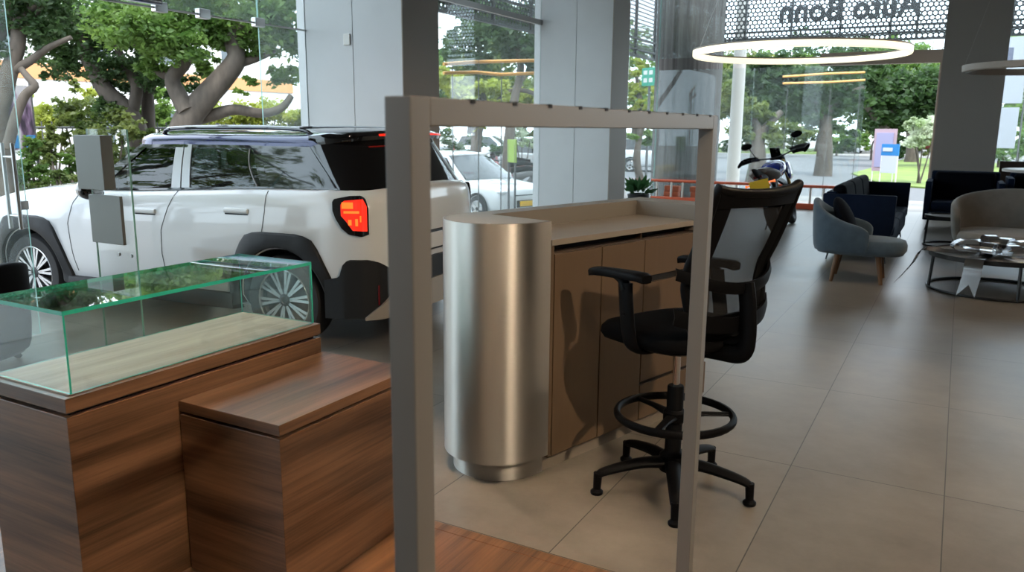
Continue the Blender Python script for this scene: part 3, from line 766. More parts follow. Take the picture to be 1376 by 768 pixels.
    def rear_curve(side_x, side_y, back_x, u, pw):
        a = PI*u; s_, c_ = sin(a), cos(a)
        return (side_x - (side_x-back_x)*abs(s_)**pw, side_y*(abs(c_)**.62)*(1 if c_ >= 0 else -1))
    Pb, Pt = [], []
    for i in range(nb+1):
        u = i/nb
        x, y = rear_curve(SB['D'], belt(SB['D']), -.66, u, .75); Pb.append(Vector((x, y, 1.052)))
        x, y = rear_curve(STp['D'], roof_y(0), -.50, u, .8); Pt.append(Vector((x, y, 1.335 + .045*sin(PI*u))))
    m = MB(); m.slab(ruled(Pb, Pt, ks, .0), -.02); m.build('tailgate_glass', M_['gloss_black'], car, True, 60)
    # roof: side band plus crowned top, one shell
    xs = [-.13 + i*(1.36+.13)/14 for i in range(15)]
    ring = [Vector((x, roof_y(x)+.008, RZ - .03*max(0, x-1.0))) for x in xs]
    wf = [Vector((1.36 + .14*sin(PI*k/8), (roof_y(1.36)+.008)*cos(PI*k/8), RZ - .012 + .035*sin(PI*k/8))) for k in range(1, 8)]
    rb = [Pt[nb-i] for i in range(1, nb)]
    full = ring + wf + [Vector((p.x, -p.y, p.z)) for p in ring[::-1]] + rb
    cen = Vector((.55, 0, 0)); rows = []
    for f, dz in ((1.0, 0), (.995, .022), (.97, .045), (.92, .060), (.80, .072), (.6, .083), (.3, .090), (.02, .092)):
        rows.append([Vector((cen.x + (p.x-cen.x)*f, p.y*f, lerp(RZ, p.z, max(0, f)) + dz)) for p in full])
    rows = [[Vector((p.x, p.y, p.z-.03)) for p in rows[0]]] + rows
    ro = MB().grid(rows, close_v=True, cap=True).build('roof', M_['roof_blue'], car, True, 50)
    ro['label'] = 'glossy dark blue roof'
    # black spoiler lip on top of the tailgate with the third brake lamp
    sp = []
    for i in range(nb+1):
        p = Pt[i]; u = i/nb; k = sin(PI*u)
        o_ = Vector((-.075*k**.6, 0, .0))
        sp.append([p + Vector((.10*k, 0, .055)) + Vector((0, 0, .0)), p + o_*.6 + Vector((0, 0, .048)), p + o_ + Vector((0, 0, .024)), p + o_*.8 + Vector((0, 0, -.004)), p + Vector((.08*k, 0, -.012))])
    MB().grid(sp, close_v=True, cap=True).build('spoiler', M_['gloss_black'], car, True, 50)
    q = [Pt[i] + Vector((-.082*sin(PI*i/nb)**.6, 0, .026)) for i in range(nb+1) if abs(Pt[i].y) < .42]
    MB().tube(q, .010, 8, flat=(1, .6)).build('brake_lamp', M_['lamp_red'], car)
    # windscreen
    rows = []
    for i in range(13):
        u = -1 + 2*i/12
        b = Vector((1.86 + .16*(1-u*u), belt(1.86)*u, 1.0 + .03*(1-u*u))); t_ = Vector((1.36 + .13*(1-u*u), roof_y(1.36)*u, RZ - .012 + .03*(1-u*u)))
        rows.append([b.lerp(t_, k) for k in ks])
    MB().slab(rows, -.006).build('windscreen', M_['car_glass'], car)
    # roof rails, fin
    for sg in (1, -1):
        y = .575
        pts = [(1.22, sg*(y-.02), 1.385), (1.16, sg*y, 1.425), (.9, sg*(y+.005), 1.437), (.4, sg*(y+.005), 1.442), (.0, sg*(y), 1.432), (-.10, sg*(y-.01), 1.40)]
        MB().tube(smooth_path(pts, 5), .013, 8, flat=(1.3, 1)).build('roof_rail', M_['gloss_black'], car)
        MB().tube(smooth_path([(x, a, z+.012) for x, a, z in pts[1:5]], 5), .006, 8).build('rail_top', M_['silver_trim'], car)
    m = MB(); rows = []
    for x, h, w in ((-.02, .005, .012), (-.10, .028, .030), (-.20, .042, .03), (-.25, .012, .02)):
        rows.append([(x, -w, 1.405), (x, -w*.7, 1.405+h), (x, w*.7, 1.405+h), (x, w, 1.405)])
    m.grid(rows, close_v=True, cap=True).build('antenna_fin', M_['gloss_black'], car)
    # door handles and seams
    for sg in (1, -1):
        for x, z in ((.36, .885), (1.20, .845)):
            y = cs.side(x, z)
            h = MB().box(x-.105, x+.105, sg*(y-.02), sg*(y+.016), z-.012, z+.024, .012, 3).build('door_handle', paint, car)
            MB().box(x-.10, x+.10, sg*(y-.01), sg*(y+.004), z-.022, z-.0125, .003).build('handle_recess', M_['cladding'], h)
        for line in ([(.125, 1.03), (.12, .9), (.135, .80), (.15, .74)], [(.93, 1.0), (.985, .88), (1.05, .72), (1.06, .55), (1.04, .40), (1.0, .31)], [(1.86, .975), (1.93, .88), (1.985, .72), (1.97, .5), (1.93, .31)]):
            pts = []
            for (x0, z0), (x1, z1) in zip(line, line[1:]):
                for k in range(4): x, z = lerp(x0, x1, k/4), lerp(z0, z1, k/4); pts.append((x, sg*(cs.side(x, z)+.0005), z))
            MB().tube(pts, .003, 6).build('door_seam', M_['seam'], car)
        pts = [(x, sg*(cs.side(x, .77)+.001), .77-.05*(abs(x+.5)*2)) for x in (-.33, -.38, -.43)]
        # mirrors
        m = MB(); m.ball((1.60, sg*.925, 1.0), (.075, .10, .075), 16); mo = m.build('mirror', paint, car)
        m = MB(); m.ball((1.585, sg*.925, .99), (.07, .098, .07), 16); m.tube([(1.62, sg*.80, .965), (1.62, sg*.9, .96)], .022, 8); m.build('mirror_base', M_['gloss_black'], mo)
    # headlamps and grille at the nose
    for sg in (1, -1):
        MB().ball((2.985, sg*.62, .76), (.10, .13, .10), 18).build('headlamp', M_['lamp_clear'], car)
    MB().box(3.08, 3.145, -.45, .45, .46, .70, .02).build('grille', M_['gloss_black'], car)
    MB().box(3.03, 3.12, -.62, .62, .28, .44, .02).build('front_bumper', M_['cladding'], car)
    # cabin
    m = MB(); m.box(-.35, 1.75, -.70, .70, .96, 1.058, .02); m.box(1.40, 1.85, -.68, .68, .98, 1.045, .04)
    cb = m.build('cabin_deck', M_['cabin'], car)
    for sg in (1, -1):
        m = MB(); m.box(.62, .78, sg*.40-.24, sg*.40+.24, .9, 1.15, .06, 3, M=Matrix.Translation((0, 0, 0))); m.box(.60, .70, sg*.40-.13, sg*.40+.13, 1.17, 1.28, .035, 3); m.tube([(.66, sg*.4, 1.1), (.65, sg*.4, 1.22)], .02, 8)
        m.build('seat', M_['cabin'], car)
    m = MB(); c = Vector((1.33, .38, 1.03)); pts = [c + Vector((.16*sin(a)*.35, .18*cos(a), .17*sin(a)*.93)) for a in [2*PI*i/28 for i in range(28)]]
    m.tube(pts, .016, 8, closed=True); m.tube([c + Vector((0, -.17, 0)), c + Vector((.03, 0, 0)), c + Vector((0, .17, 0))], .02, 8); m.build('steering_wheel', M_['cabin'], car)
    return car
suv('car', 'white compact car with dark blue roof and lit red tail lamp beside the plinths', (-3.36-.1*.826, .335+.995*.826, 0), math.atan2(-.1, -.995), M_['paint_white'])

# ordinary hatchbacks parked in the street
M_['paint_silver'] = pbr('car_paint_silver', (.42, .44, .45), .25, .4, 1.0)
M_['paint_red'] = pbr('car_paint_red', (.22, .02, .018), .3, 0, 1.0)
M_['paint_grey'] = pbr('car_paint_grey', (.12, .125, .13), .3, .2, 1.0)
def hatch(label, loc, rz, paint, plate=True, group=None):
    car = thing('car', label, 'car', loc, rz, group)
    ST = [(-.72, .50, .34, .86), (-.70, .62, .28, .89), (-.62, .74, .25, .92), (-.45, .80, .24, .93), (0, .825, .22, .93), (.6, .825, .22, .92), (1.2, .82, .22, .90), (1.6, .82, .22, .89), (1.95, .82, .22, .87), (2.4, .815, .22, .84), (2.8, .79, .22, .79), (3.0, .74, .24, .73), (3.12, .62, .26, .66), (3.17, .45, .30, .58)]
    cs = CarShape(ST, crown=.045)
    body = cs.body((), 0).build('body', paint, car, True, 60)
    WB = 2.45
    for x in (0, WB):
        for sg in (1, -1):
            make_wheel(car, 'wheel', (x, sg*.75, .29), .29, .19, .18, sg, 5, cheap=True)
            m = MB(); m.lathe([(.285, .0), (.345, .0), (.345, .012), (.285, .012)], 32, M=Matrix.Translation((x, sg*.822, .30)) @ Matrix.Rotation(-sg*PI/2, 4, 'X'), closed=True); m.build('wheel_arch', M_['cladding'], car)
    xs_b = [-.60, -.2, .35, .9, 1.35, 1.95]; xs_t = [-.35, -.1, .3, .75, 1.0, 1.15]
    def bpt(x): return Vector((x, cs.w(x)*.90, cs.zt(x)))
    def tpt(x): return Vector((x, .60 - .05*max(0, x-.7), 1.44 - .06*max(0, x-.6) - .05*max(0, -x)))
    def pan(nm, b0, t0, b1, t1, mat, tr, off=0, th=.01):
        for sg in (1, -1):
            Pb = [bpt(lerp(b0, b1, i/5)) for i in range(6)]; Pt = [tpt(lerp(t0, t1, i/5)) for i in range(6)]
            rows = [[Vector((p.x, sg*(p.y+off), p.z)) for p in r] for r in ruled(Pb, Pt, tr, .01)]
            m = MB(); m.slab(rows, th*sg); m.build(nm, mat, car, True, 40)
    tr = [.04 + .86*i/5 for i in range(6)]
    pan('side_window', .95, .80, 1.72, 1.08, M_['car_glass'], tr); pan('side_window', -.05, .0, .88, .74, M_['car_glass'], tr); pan('quarter_window', -.5, -.25, -.15, -.06, M_['car_glass_dark'], tr)
    full = [0, .25, .5, .75, 1]
    pan('pillar', .88, .74, .95, .80, M_['gloss_black'], full, .002, .02); pan('pillar', 1.72, 1.08, 1.98, 1.18, paint, full, .003, .03); pan('pillar', -.64, -.38, -.5, -.25, paint, full, .003, .03); pan('pillar', -.15, -.06, -.05, .0, M_['gloss_black'], full, .002, .02); pan('window_rail', -.5, -.25, 1.72, 1.08, paint, [.9, 1.0], .003, .02)
    ring = [tpt(-.38 + i*(1.18+.38)/10) for i in range(11)]
    fr = [Vector((1.18 + .13*sin(PI*k/6), tpt(1.18).y*cos(PI*k/6), tpt(1.18).z + .02*sin(PI*k/6))) for k in range(1, 6)]
    rr = [Vector((-.38 - .10*sin(PI*k/6), -tpt(-.38).y*cos(PI*k/6), tpt(-.38).z)) for k in range(1, 6)]
    loop = ring + fr + [Vector((p.x, -p.y, p.z)) for p in ring[::-1]] + rr
    rows = [[Vector((.4 + (p.x-.4)*f, p.y*f, lerp(1.44, p.z, f) + dz)) for p in loop] for f, dz in ((1, -.02), (1, .02), (.95, .045), (.8, .06), (.4, .07), (.02, .072))]
    MB().grid(rows, close_v=True, cap=True).build('roof', paint, car, True, 50)
    def screen(nm, xb, xt, bulb, bult, zb, zt, mat):
        rows = []
        for i in range(9):
            u = -1 + i/4; b = Vector((xb + bulb*(1-u*u), cs.w(xb)*.88*u, zb)); t_ = Vector((xt + bult*(1-u*u), .575*u, zt)); rows.append([b.lerp(t_, k) for k in (0, .25, .5, .75, 1)])
        m = MB(); m.slab(rows, .008); m.build(nm, mat, car)
    screen('windscreen', 1.97, 1.17, .14, .13, .905, 1.415, M_['car_glass']); screen('rear_screen', -.64, -.38, -.05, -.1, .93, 1.40, M_['car_glass_dark'])
    MB().box(-.5, 1.8, -.62, .62, .86, .99, .03).build('cabin', M_['cabin'], car)
    for sg in (1, -1):
        m = MB(); m.ball((2.98, sg*.60, .685), (.17, .13, .07), 16, M=None); m.build('headlamp', M_['lamp_clear'], car)
        MB().ball((3.06, sg*.55, .40), (.07, .10, .06), 14).build('fog_lamp', M_['cladding'], car)
        MB().ball((-.63, sg*.66, .80), (.08, .12, .13), 14).build('tail_lamp', M_['lamp_red'], car)
        m = MB(); m.ball((1.62, sg*.90, .95), (.06, .10, .06), 12); m.tube([(1.66, sg*.78, .92), (1.64, sg*.88, .93)], .02, 8); m.build('mirror', paint, car)
        for x in (.35, 1.15):
            MB().box(x-.09, x+.09, sg*(cs.w(x)-.01), sg*(cs.w(x)+.02), .745, .77, .008).build('door_handle', paint, car)
    MB().box(3.10, 3.175, -.30, .30, .33, .50, .02).build('grille', M_['gloss_black'], car)
    MB().box(3.08, 3.175, -.36, .36, .585, .615, .01).build('upper_grille', M_['gloss_black'], car)
    MB().box(3.176, 3.19, -.20, .20, .36, .47, .004).build('number_plate', M_['plate_y'], car)
    MB().box(-.745, -.70, -.22, .22, .52, .63, .004).build('number_plate', M_['plate_y'], car)
    return car
# ------------------------------------------------------------------ lounge at the far end
M_['blue_f'] = pbr('blue_fabric', (.075, .115, .155), .9, noise=.15, nscale=14, sheen=.4)
M_['navy_f'] = pbr('navy_fabric', (.005, .012, .032), .85, noise=.1, nscale=20, spec=.15)
M_['navy_dark'] = pbr('navy_cushion', (.004, .005, .009), .9, spec=.1)
M_['grey_f'] = pbr('grey_velvet', (.205, .188, .17), .85, noise=.12, nscale=9, sheen=.35)
M_['oak'] = pbr('leg_wood', (.16, .075, .032), .45, noise=.2, nscale=20, stretch=(1, 1, .15))
M_['stone_top'] = pbr('stone_top', (.19, .175, .16), .3, noise=.2, nscale=12)
def tub_chair(name, label, loc, rz, mat, W, D, hb, ha, seat_z, legm, cushion=None, bot=.27, sweep=118, seat_fwd=.02):
    # local +X is the front; shell wraps the back
    t = thing(name, label, 'armchair', loc, rz)
    rows = []; n = 36
    for i in range(n+1):
        a = rad(180 - sweep + 2*sweep*i/n); k = abs(i/n*2-1)     # k=1 at the arm fronts
        h = lerp(hb, ha, k**1.25 if k > .0 else 0); h -= .03*max(0, (k-.9)/.1)**2
        ex = .75
        ca, sa = cos(a), sin(a)
        ox = D*.5*abs(ca)**ex*(1 if ca > 0 else -1); oy = W*.5*abs(sa)**ex*(1 if sa > 0 else -1)
        th = .055
        ix, iy = ox*(1-th/(D*.5)), oy*(1-th/(W*.5))
        lean = 1 + .06
        ww = lambda f, z: (ox*f, oy*f, z)
        rows.append([(ix*.95, iy*.95, bot+.05), (ox*.93, oy*.93, bot), (ox*.985, oy*.985, bot+.12), (ox*1.03, oy*1.03, h-.02), (ox*1.02, oy*1.02, h), ((ox+ix)/2*1.02, (oy+iy)/2*1.02, h+.012), (ix*1.02, iy*1.02, h-.003), (ix*.99, iy*.99, h-.05)])
    MB().grid(rows, close_v=True, cap=True).build('shell', mat, t, True, 60, subsurf=1)
    sr = []
    for z, f in ((bot, .80), (bot+.005, .90), (bot+.05, .965), (seat_z-.05, .965), (seat_z-.012, .93), (seat_z, .84), (seat_z+.012, .4), (seat_z+.014, .02)):
        sr.append([(D*.5*f*abs(cos(q))**.72*(1 if cos(q) > 0 else -1)*(1.0) + seat_fwd + (.05*f if cos(q) > 0 else 0)*cos(q), W*.5*f*.93*abs(sin(q))**.72*(1 if sin(q) > 0 else -1), z) for q in [2*PI*j/40 for j in range(40)]])
    MB().grid(sr, close_v=True, cap=True).build('seat', mat, t, True, 70)
    for sx in (1, -1):
        for sy in (1, -1):
            x, y = sx*D*.22+.04, sy*W*.30
            MB().tube([(x, y, bot+.01), (x+sx*.045, y+sy*.03, 0)], [.030, .018], 12).build('leg', legm, t)
    if cushion:
        m = MB(); m.ball((0, 0, 0), (.075, .235, .21), 20)
        o = m.build('scatter_cushion', M_['navy_dark'], None, True); tag(o, cushion, 'cushion')
        o.location = Vector(loc) + Matrix.Rotation(rz, 3, 'Z') @ Vector((-.12, .0, seat_z+.20)); o.rotation_euler = (0, rad(-28), rz)
    return t
tub_chair('tub_armchair', 'blue fabric tub armchair with tapered wooden legs', (-.30, 5.02, 0), rad(2), M_['blue_f'], .66, .82, .79, .52, .42, M_['oak'], 'dark cushion leaning in the blue tub armchair', sweep=104)
tub_chair('tub_armchair', 'wide grey velvet tub armchair behind the round coffee table', (1.10, 6.42, 0), rad(-93), M_['grey_f'], 1.20, .95, .84, .64, .42, M_['oak'])
def sofa(label, loc, rz, L, D, harm, hback, mat, ncush):
    # local +X front, Y along the length
    t = thing('sofa', label, 'sofa', loc, rz)
    b = .15
    MB().box(-D/2, D/2-.02, -L/2+.06, L/2-.06, b, .30, .02).build('base', mat, t)
    MB().box(-D/2, -D/2+.13, -L/2+.05, L/2-.05, b, hback, .03, 3).build('backrest', mat, t)
    for sy in (1, -1):
        m = MB(); y0, y1 = sorted((sy*L/2, sy*(L/2-.085)))
        poly = [(-D/2, b), (D/2-.07, b), (D/2-.005, b+.25), (D/2-.0, harm), (-D/2-.02, harm)]
        m.prism(poly, y0, y1, 'y'); bmesh.ops.bevel(m.bm, geom=list(m.bm.edges), offset=.014, segments=2, affect='EDGES', profile=.5)
        m.build('arm', mat, t)
    w = (L-.19)/ncush
    for i in range(ncush):
        y0 = -L/2+.095+w*i
        MB().box(-D/2+.14, D/2+.0, y0+.004, y0+w-.004, .302, .43, .035, 3).build('seat_cushion', mat, t)
        c = MB(); c.box(-.075, .075, -w/2+.006, w/2-.006, 0, .42, .06, 4, M=Matrix.Translation((-D/2+.20, y0+w/2, .435)) @ Matrix.Rotation(rad(-10), 4, 'Y'))
        c.build('back_cushion', M_['navy_dark'], t)
    for sx in (1, -1):
        for sy in (1, -1):
            MB().tube([(sx*(D/2-.09), sy*(L/2-.08), b+.005), (sx*(D/2-.06), sy*(L/2-.05), 0)], [.014, .008], 10).build('leg', M_['black_metal'], t)
    return t
sofa('navy three cushion sofa standing behind the blue tub armchair', (-.41, 7.55, 0), 0, 2.75, .74, .755, .775, M_['navy_f'], 3)
sofa('navy sofa facing the camera beside the low round side table', (.62, 10.35, 0), rad(-90), 1.02, .85, .73, .86, M_['navy_f'], 1)
sofa('navy sofa at the right edge beyond the grey armchair', (1.68, 10.45, 0), rad(-90), 1.05, .8, .80, .86, M_['navy_f'], 1)
def ring_table(label, loc, r, h, rr, nleg, ringz=.012, a0=20):
    t = thing('round_table', label, 'table', loc)
    MB().lathe([(r-.012, h-.03), (r, h-.026), (r, h-.004), (r-.004, h), (r-.02, h), (r-.022, h-.006), (.001, h-.006)], 64).build('tabletop', M_['stone_top'], t)
    MB().lathe([(r+.001, h-.032), (r+.010, h-.032), (r+.010, h+.010), (r+.001, h+.010)], 64, closed=True).build('table_rim', M_['black_metal'], t)
    MB().tube([(cos(2*PI*i/48)*rr, sin(2*PI*i/48)*rr, ringz) for i in range(48)], .012, 8, closed=True).build('base_ring', M_['black_metal'], t)
    for k in range(nleg):
        a = rad(a0) + 2*PI*k/nleg
        MB().tube([(cos(a)*rr, sin(a)*rr, .0), (cos(a)*min(r-.02, rr), sin(a)*min(r-.02, rr), h-.03)], .014, 8).build('leg', M_['black_metal'], t)
    return t
ring_table('large low round coffee table carrying the silver gift bow', (.93, 5.10, 0), .575, .34, .575, 4, a0=195)
ring_table('small low round side table between navy sofa and grey armchair', (.50, 8.25, 0), .30, .385, .30, 3, a0=200)
t = thing('round_table', 'white round pedestal table at the right edge', 'table', (1.46, 9.25, 0))
MB().lathe([(.40, .93), (.43, .935), (.43, .965), (.41, .972), (.01, .972)], 48).build('tabletop', pbr('white_table', (.62, .56, .51), .35), t)
MB().lathe([(.22, 0), (.22, .012), (.04, .03), (.03, .06), (.03, .93)], 32).build('pedestal', M_['alu'], t)

# silver gift bow lying on the coffee table, its tails hanging over the edge
M_['foil'] = pbr('silver_foil', (.78, .78, .80), .16, 1.0)
t = thing('gift_bow', 'shiny silver foil gift bow with swallowtail ribbon ends on the coffee table', 'gift bow', (.90, 4.98, .337))
def ribbon(pts, w, wdir, name, notch=False):
    P = smooth_path(pts, 5); m = MB(); rows = []
    for i, p in enumerate(P):
        wd = Vector(wdir(i/(len(P)-1)) if callable(wdir) else wdir).normalized()*w/2
        rows.append([p - wd, p - wd*.34, p + wd*.33, p + wd])
    m.slab(rows, .0012)
    if notch:
        d = (P[-1]-P[-2]).normalized(); a, b = rows[-1][0], rows[-1][3]; c = (a+b)/2; nn = d.cross(b-a).normalized()*.0012
        for tri in ((a, c, a + d*w*.75), (c, b, b + d*w*.75)):
            f0 = [m.bm.verts.new(q) for q in tri]; f1 = [m.bm.verts.new(q + nn) for q in tri]
            m.bm.faces.new(f0); m.bm.faces.new(f1[::-1])
            for k in range(3): m.bm.faces.new((f0[k], f0[(k+1) % 3], f1[(k+1) % 3], f1[k]))
    m.build(name, M_['foil'], t, True, 70)
for k, (a, r, hh) in enumerate(((200, .38, .15), (150, .32, .13), (20, .40, .15), (-20, .44, .12), (70, .32, .15), (250, .28, .14), (110, .28, .17), (-60, .30, .13))):
    d = Vector((cos(rad(a)), sin(rad(a)), 0)); s_ = Vector((-d.y, d.x, 0))
    ribbon([(0, 0, .03), d*r*.5 + Vector((0, 0, hh*.25)), d*r*.95 + Vector((0, 0, hh*.35)), d*r + Vector((0, 0, hh*.7)), d*r*.75 + Vector((0, 0, hh)), d*r*.3 + Vector((0, 0, hh*.85)), (0, 0, .05)], .10, s_, 'loop')
MB().ball((0, 0, .055), (.05, .05, .04), 14).build('knot', M_['foil'], t)
ribbon([(-.05, -.05, .04), (-.13, -.33, .02), (-.175, -.505, .028), (-.185, -.555, -.02), (-.19, -.572, -.10), (-.205, -.59, -.19)], .145, (1, -.18, 0), 'tail', True)
ribbon([(-.1, 0, .03), (-.40, .0, .016), (-.56, -.05, .035), (-.62, -.13, .02), (-.67, -.20, -.09), (-.76, -.26, -.22)], .075, (.5, .8, .45), 'tail', True)
ribbon([(.1, .02, .03), (.30, -.20, .012), (.42, -.28, .012)], .07, (.6, 1, 0), 'tail', False)
# printed matter on the table
M_['paper'] = pbr('paper', (.62, .60, .57), .5); M_['kraft'] = pbr('kraft_card', (.36, .25, .15), .6)
def slabthing(name, label, cat, x, y, rz, w, d, h, mat, group=None):
    o = MB().box(-w/2, w/2, -d/2, d/2, 0, h, .002).build(name, mat, None); o.location = (x, y, .335); o.rotation_euler = (0, 0, rz); return tag(o, label, cat, group)
slabthing('magazine', 'pale magazine lying flat on the near right of the coffee table', 'magazine', 1.10, 4.78, rad(25), .20, .26, .012, M_['paper'])
slabthing('card_box', 'flat tan card box on the coffee table behind the gift bow', 'box', .98, 5.37, rad(-15), .22, .14, .035, M_['kraft'])

# pendant rings
M_['ring_glow'] = pbr('ring_glow', (1, .95, .85), .4, emit=(1, .92, .66), es=.85)
M_['ring_off'] = pbr('ring_off', (.42, .37, .33), .45)
def ring_lamp(label, loc, r, lit, tilt=(0, 0)):
    t = thing('ring_lamp', label, 'pendant lamp', loc)
    t.rotation_euler = (*tilt, 0)
    MB().lathe([(r-.022, .022), (r+.022, .022), (r+.022, .034), (r-.022, .034)], 96, closed=True).build('ring_housing', M_['ring_off'], t)
    MB().lathe([(r-.020, -.020), (r-.012, -.030), (r+.012, -.030), (r+.020, -.020), (r+.021, .0219), (r-.021, .0219)], 96, closed=True).build('diffuser', M_['ring_glow'] if lit else M_['ring_off'], t)
    for k in range(3):
        a = 2*PI*k/3 + 1.1
        MB().tube([(cos(a)*r, sin(a)*r, .03), (cos(a)*r*.2, sin(a)*r*.2, ZC-loc[2]-.02)], .0012, 5).build('cable', M_['steel'], t)
    MB().lathe([(.07, ZC-loc[2]-.03), (.07, ZC-loc[2])], 24).build('ceiling_cup', M_['ring_off'], t)
ring_lamp('large glowing ring lamp hanging over the lounge', (-.8115, 4.063, 2.118), .885, True)
c = at(1402, 91, 7.6)
ring_lamp('unlit grey ring lamp hanging at the right edge', (c.x, c.y, c.z), .66, False, (0, 0))
# dark seat cut by the left edge, inside the glass
tub_chair('tub_armchair', 'black and grey rounded seat cut off by the left edge', (-4.64, -.98, 0), rad(200), M_['blackp'], .62, .62, .64, .50, .40, M_['black_metal'], bot=.06)

# ------------------------------------------------------------------ motorbike (local +X forward)
M_['bike_blue'] = pbr('bike_blue', (.01, .03, .30), .25, 0, .8)
M_['bike_tan'] = pbr('bike_tan_seat', (.16, .14, .12), .6)
M_['fork_gold'] = pbr('fork_gold', (.35, .22, .06), .3, .9)
fb = gnd(1064, 301, 0).xy; rb = gnd(1040, 318, 0).xy; rb = fb + (rb-fb).normalized()*1.36; d = (fb-rb)
t = thing('motorcycle', 'blue and black motorcycle with yellow number plate near the front window', 'motorcycle', (rb.x, rb.y, 0), math.atan2(d.y, d.x)); t.rotation_euler[0] = rad(-16); wb = d.length + .12
def bike_wheel(x, r, w, nm):
    o = bpy.data.objects.new(nm, None); COL.objects.link(o); o.parent = t; o.location = (x, 0, r)
    R = Matrix.Rotation(PI/2, 4, 'X')
    MB().tube([(cos(2*PI*i/40)*(r-w/2), 0, sin(2*PI*i/40)*(r-w/2)) for i in range(40)], w/2, 12, closed=True).build('tyre', M_['tyre'], o)
    MB().lathe([(r-w*.95, -.03), (r-w*.8, -.035), (r-w*.8, .035), (r-w*.95, .03)], 40, M=R, closed=True).build('wheel_rim', M_['rimdark'], o)
    for k in range(5):
        a = 2*PI*k/5
        MB().tube([(cos(a)*.04, 0, sin(a)*.04), (cos(a+.12)*(r-w*.9), 0, sin(a+.12)*(r-w*.9))], [.022, .014], 8).build('spoke', M_['rimdark'], o)
    MB().lathe([(.14, -.05), (.14, -.046), (.06, -.046), (.06, -.05)], 32, M=R, closed=True).build('brake_disc', M_['steel'], o)
    MB().lathe([(.045, -.06), (.045, .06)], 20, M=R).build('hub', M_['rimdark'], o)
bike_wheel(0, .32, .17, 'rear_wheel'); bike_wheel(wb, .32, .12, 'front_wheel')
for sg in (1, -1):
    MB().tube([(wb, sg*.095, .32), (wb-.10, sg*.095, .62), (wb-.27, sg*.095, 1.02)], [.026, .028, .024], 10).build('fork_leg', M_['fork_gold'], t)
    MB().tube([(0, sg*.11, .32), (.45, sg*.12, .42)], [.028, .035], 8, flat=(.7, 1.2)).build('swing_arm', M_['black_metal'], t)
m = MB(); m.box(.42, .92, -.16, .16, .26, .62, .05, 3); m.box(.55, .80, -.24, .24, .42, .56, .04, 3); m.build('engine', M_['black_metal'], t)
m = MB(); m.tube([(.40, 0, .50), (.62, 0, .80), (wb-.30, 0, .95)], .045, 10); m.tube([(.55, 0, .70), (.1, 0, .86), (-.35, 0, .90)], .03, 8); m.build('bike_frame', M_['black_metal'], t)
m = MB(); rows = []
for x, w, z0, z1 in ((.42, .10, .80, .87), (.55, .15, .78, .96), (.72, .19, .76, 1.04), (.90, .19, .77, 1.05), (1.04, .14, .82, 1.02), (1.10, .06, .88, .97)):
    rows.append([(x, w*cos(q), (z0+z1)/2 + (z1-z0)/2*sin(q)) for q in [2*PI*i/20 for i in range(20)]])
m.grid(rows, close_v=True, cap=True).build('fuel_tank', M_['bike_blue'], t, True, 60)
m = MB(); rows = []
for x, w, z0, z1 in ((-.38, .10, .88, .96), (-.25, .17, .84, .97), (.05, .20, .78, .93), (.30, .17, .74, .88), (.46, .11, .75, .87)):
    rows.append([(x, w*cos(q), (z0+z1)/2 + (z1-z0)/2*sin(q)) for q in [2*PI*i/20 for i in range(20)]])
m.grid(rows, close_v=True, cap=True).build('seat', M_['bike_tan'], t, True, 60)
m = MB(); m.tube([(-.30, 0, .88), (-.48, 0, .90), (-.60, 0, .86)], [.09, .08, .03], 10, flat=(1.4, .5)); m.tube([(-.45, 0, .84), (-.55, 0, .56)], .02, 8); m.build('tail', M_['blackp'], t)
MB().box(-.60, -.59, -.13, .13, .66, .815, .003, M=None).build('number_plate', M_['plate_y'], t)
MB().box(-.585, -.55, -.06, .06, .84, .875, .01).build('tail_light', M_['reflector'], t)
for sg in (1, -1):
    MB().tube([(-.50, sg*.05, .76), (-.50, sg*.17, .76), (-.50, sg*.20, .76)], [.008, .01, .022], 8).build('indicator', M_['lamp_amber'] if sg > 0 else M_['lamp_amber'], t)
MB().tube([(.30, -.18, .42), (-.05, -.22, .50), (-.42, -.24, .60)], [.03, .055, .06], 14).build('exhaust', M_['steel'], t)
hx = wb-.36
m = MB(); pts = [(hx-.12, .46, 1.10), (hx-.06, .30, 1.12), (hx+.02, .10, 1.08), (hx+.02, -.10, 1.08), (hx-.06, -.30, 1.12), (hx-.12, -.46, 1.10)]
m.tube(smooth_path(pts, 4), .012, 8); hb = m.build('handlebar', M_['black_metal'], t)
for sg in (1, -1):
    MB().tube([(hx-.08, sg*.34, 1.115), (hx-.125, sg*.475, 1.10)], .021, 10).build('grip', M_['blackp'], hb)
    m = MB(); m.tube(smooth_path([(hx-.12, sg*.50, 1.10), (hx+.0, sg*.48, 1.12), (hx+.06, sg*.36, 1.13), (hx+.02, sg*.26, 1.12)], 4), .075, 8, flat=(.35, 1)); m.build('hand_guard', M_['blackp'], hb)
    m = MB(); m.tube([(hx-.03, sg*.26, 1.12), (hx+.03, sg*.34, 1.30)], .006, 6); m.ball((hx+.035, sg*.38, 1.345), (.022, .085, .05), 14); m.build('mirror', M_['blackp'], hb)
m = MB(); m.ball((hx+.24, 0, 1.02), (.14, .12, .13), 16); m.tube([(hx+.12, 0, 1.0), (hx+.20, 0, 1.22)], .05, 8, flat=(.4, 1.8)); m.build('headlamp_cowl', M_['blackp'], t)
m = MB(); m.slab([[Vector((hx+.22 - .08*(j/5) - .04*(1-abs(i-4)/4), (-.085+.17*i/8)*(1-.35*j/5), 1.08 + .13*j/5)) for j in range(6)] for i in range(9)], .004); m.build('fly_screen', M_['car_glass_dark'], t)
MB().tube([(wb-.30, 0, .68), (wb-.05, 0, .70), (wb+.20, 0, .60)], [.05, .075, .02], 10, flat=(1.2, .35)).build('mudguard', M_['blackp'], t)
